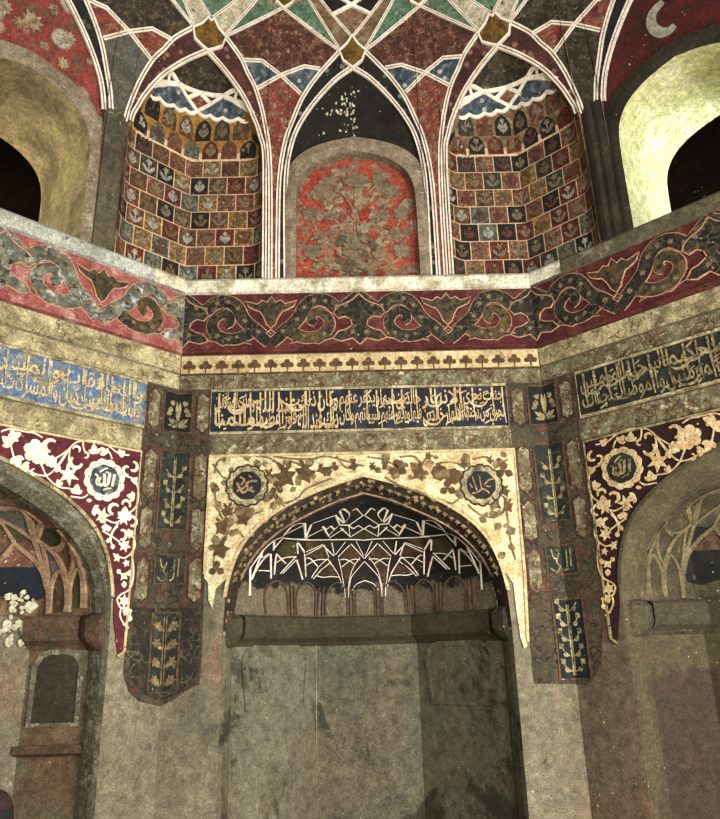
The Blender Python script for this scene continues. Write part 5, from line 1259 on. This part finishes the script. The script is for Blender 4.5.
# seated figure facing the room's right side; joints from the pelvis up
V_ = [(hx - .05, hy, .16), (hx - .04, hy, .36), (hx - .01, hy, z0 - .22), (hx, hy, z0 - .04), (hx + .01, hy, z0 + .02), (hx + .01, hy, z0 + .10), (hx + .015, hy, z0 + .17),
      (hx - .01, hy - .17, z0 - .20), (hx + .08, hy - .22, z0 - .44), (hx + .28, hy - .16, z0 - .50), (hx - .01, hy + .17, z0 - .20), (hx + .08, hy + .22, z0 - .44), (hx + .28, hy + .16, z0 - .50),
      (hx + .05, hy - .12, .15), (hx + .40, hy - .30, .22), (hx + .38, hy + .06, .09), (hx + .05, hy + .12, .15), (hx + .40, hy + .30, .22), (hx + .30, hy - .06, .09)]
E_ = [(0, 1), (1, 2), (2, 3), (3, 4), (4, 5), (5, 6), (2, 7), (7, 8), (8, 9), (2, 10), (10, 11), (11, 12), (0, 13), (13, 14), (14, 15), (0, 16), (16, 17), (17, 18)]
Rr = [.13, .13, .12, .055, .06, (.085, .098), .065, .065, .048, .034, .065, .048, .034, .095, .065, .05, .095, .065, .05]
body = skin_body('body', V_, E_, Rr, 'skin', person)
# jacket over torso and arms, slightly larger
jv = [0, 1, 2, 7, 8, 9, 10, 11, 12]
J_ = skin_body('jacket', [V_[i] for i in jv], [(0, 1), (1, 2), (2, 3), (3, 4), (4, 5), (2, 6), (6, 7), (7, 8)], [.15, .15, .14, .085, .065, .05, .085, .065, .05], 'jacket', person)
S_ = skin_body('shirt', [(hx + .10, hy - .01, .25), (hx + .12, hy - .01, z0 - .16), (hx + .09, hy, z0 - .05)], [(0, 1), (1, 2)], [.085, .08, .05], 'shirt', person)
T_r = skin_body('trousers', [V_[i] for i in (0, 13, 14, 15, 16, 17, 18)], [(0, 1), (1, 2), (2, 3), (0, 4), (4, 5), (5, 6)], [.14, .11, .08, .06, .11, .08, .06], 'jacket', person)
mb = MB()
def ell(c, r, n1=18, n2=12, lo=-pi / 2, hi=pi / 2, keep=lambda v: True):
    mb.grid(lambda a, b: Vector((c[0] + r[0] * cos(b) * cos(a) - hx + hx, c[1] + r[1] * cos(b) * sin(a), c[2] + r[2] * sin(b))), [2 * pi * i / n1 for i in range(n1 + 1)], [lo + (hi - lo) * j / n2 for j in range(n2 + 1)])
ell((hx + .006, hy, z0 + .10), (.090, .088, .105), lo=-1.2)
HM = mb; mb = MB(); mb.grid(lambda a, b: Vector((hx + (.10 + .03 * b) * cos(a), hy + (.105 + .03 * b) * sin(a), z0 + .115 - .2 * b)), [2 * pi * i / 20 for i in range(21)], [0, .15, .5, 1]); obj('collar', mb, 'jacket', person, smooth=True); mb = HM
obj('hair', mb, 'hair', person, smooth=True)
mb = MB()
for sg in (-1, 1): ell((hx + .0, hy + sg * .083, z0 + .085), (.02, .012, .032), 10, 8)
ell((hx - .088, hy, z0 + .075), (.02, .014, .026), 10, 8)
ell((hx - .078, hy, z0 + .035), (.014, .026, .009), 10, 6)
obj('face_feature', mb, 'skin', person, smooth=True)
mb = MB()
for sg in (-1, 1): ell((hx - .074, hy + sg * .032, z0 + .098), (.010, .013, .009), 10, 6)
obj('eye', mb, 'shirt', person, smooth=True)

# painted rosettes on the left tympanum and the pale curl on the right one
fn = baymap(-45); mb = MB()
for px, py, r in ((33, 20, .13), (20, 22, .08), (70, 37, .09), (10, 50, .07), (64, 62, .08), (80, 88, .05), (90, 60, .05), (45, 45, .06), (5, 5, .1), (55, 8, .07)):
    d = Fv + Rv * (px - 360) / 720 - Uv * (py - 409.5) / 720; s_ = 3.
    while hypot((CAMLOC + d * s_).x, (CAMLOC + d * s_).y) < srad((CAMLOC + d * s_).z): s_ += .01
    P = CAMLOC + d * s_; x = (degrees(atan2(P.x, P.y)) + 45) * KM
    star(mb, fn, x, P.z, r * .85, -.024, -.035, 9, px, 0, .6)
obj('painted_rosettes', mb, 'niche_motif', bpy.data.objects['tympanum'])
fn = baymap(45); mb = MB(); PP = []
for px, py in ((662, 0), (652, 12), (651, 24), (658, 31), (667, 30), (674, 24)):
    d = Fv + Rv * (px - 360) / 720 - Uv * (py - 409.5) / 720; s_ = 3.
    while hypot((CAMLOC + d * s_).x, (CAMLOC + d * s_).y) < srad((CAMLOC + d * s_).z): s_ += .01
    P = CAMLOC + d * s_; PP.append(((degrees(atan2(P.x, P.y)) - 45) * KM, P.z))
ribbon(mb, smooth(PP, 5), lambda t: .05 + .05 * sin(pi * t), fn, -.022, -.035)
obj('pale_curl', mb, 'motif_c', bpy.data.objects['tympanum.002'])
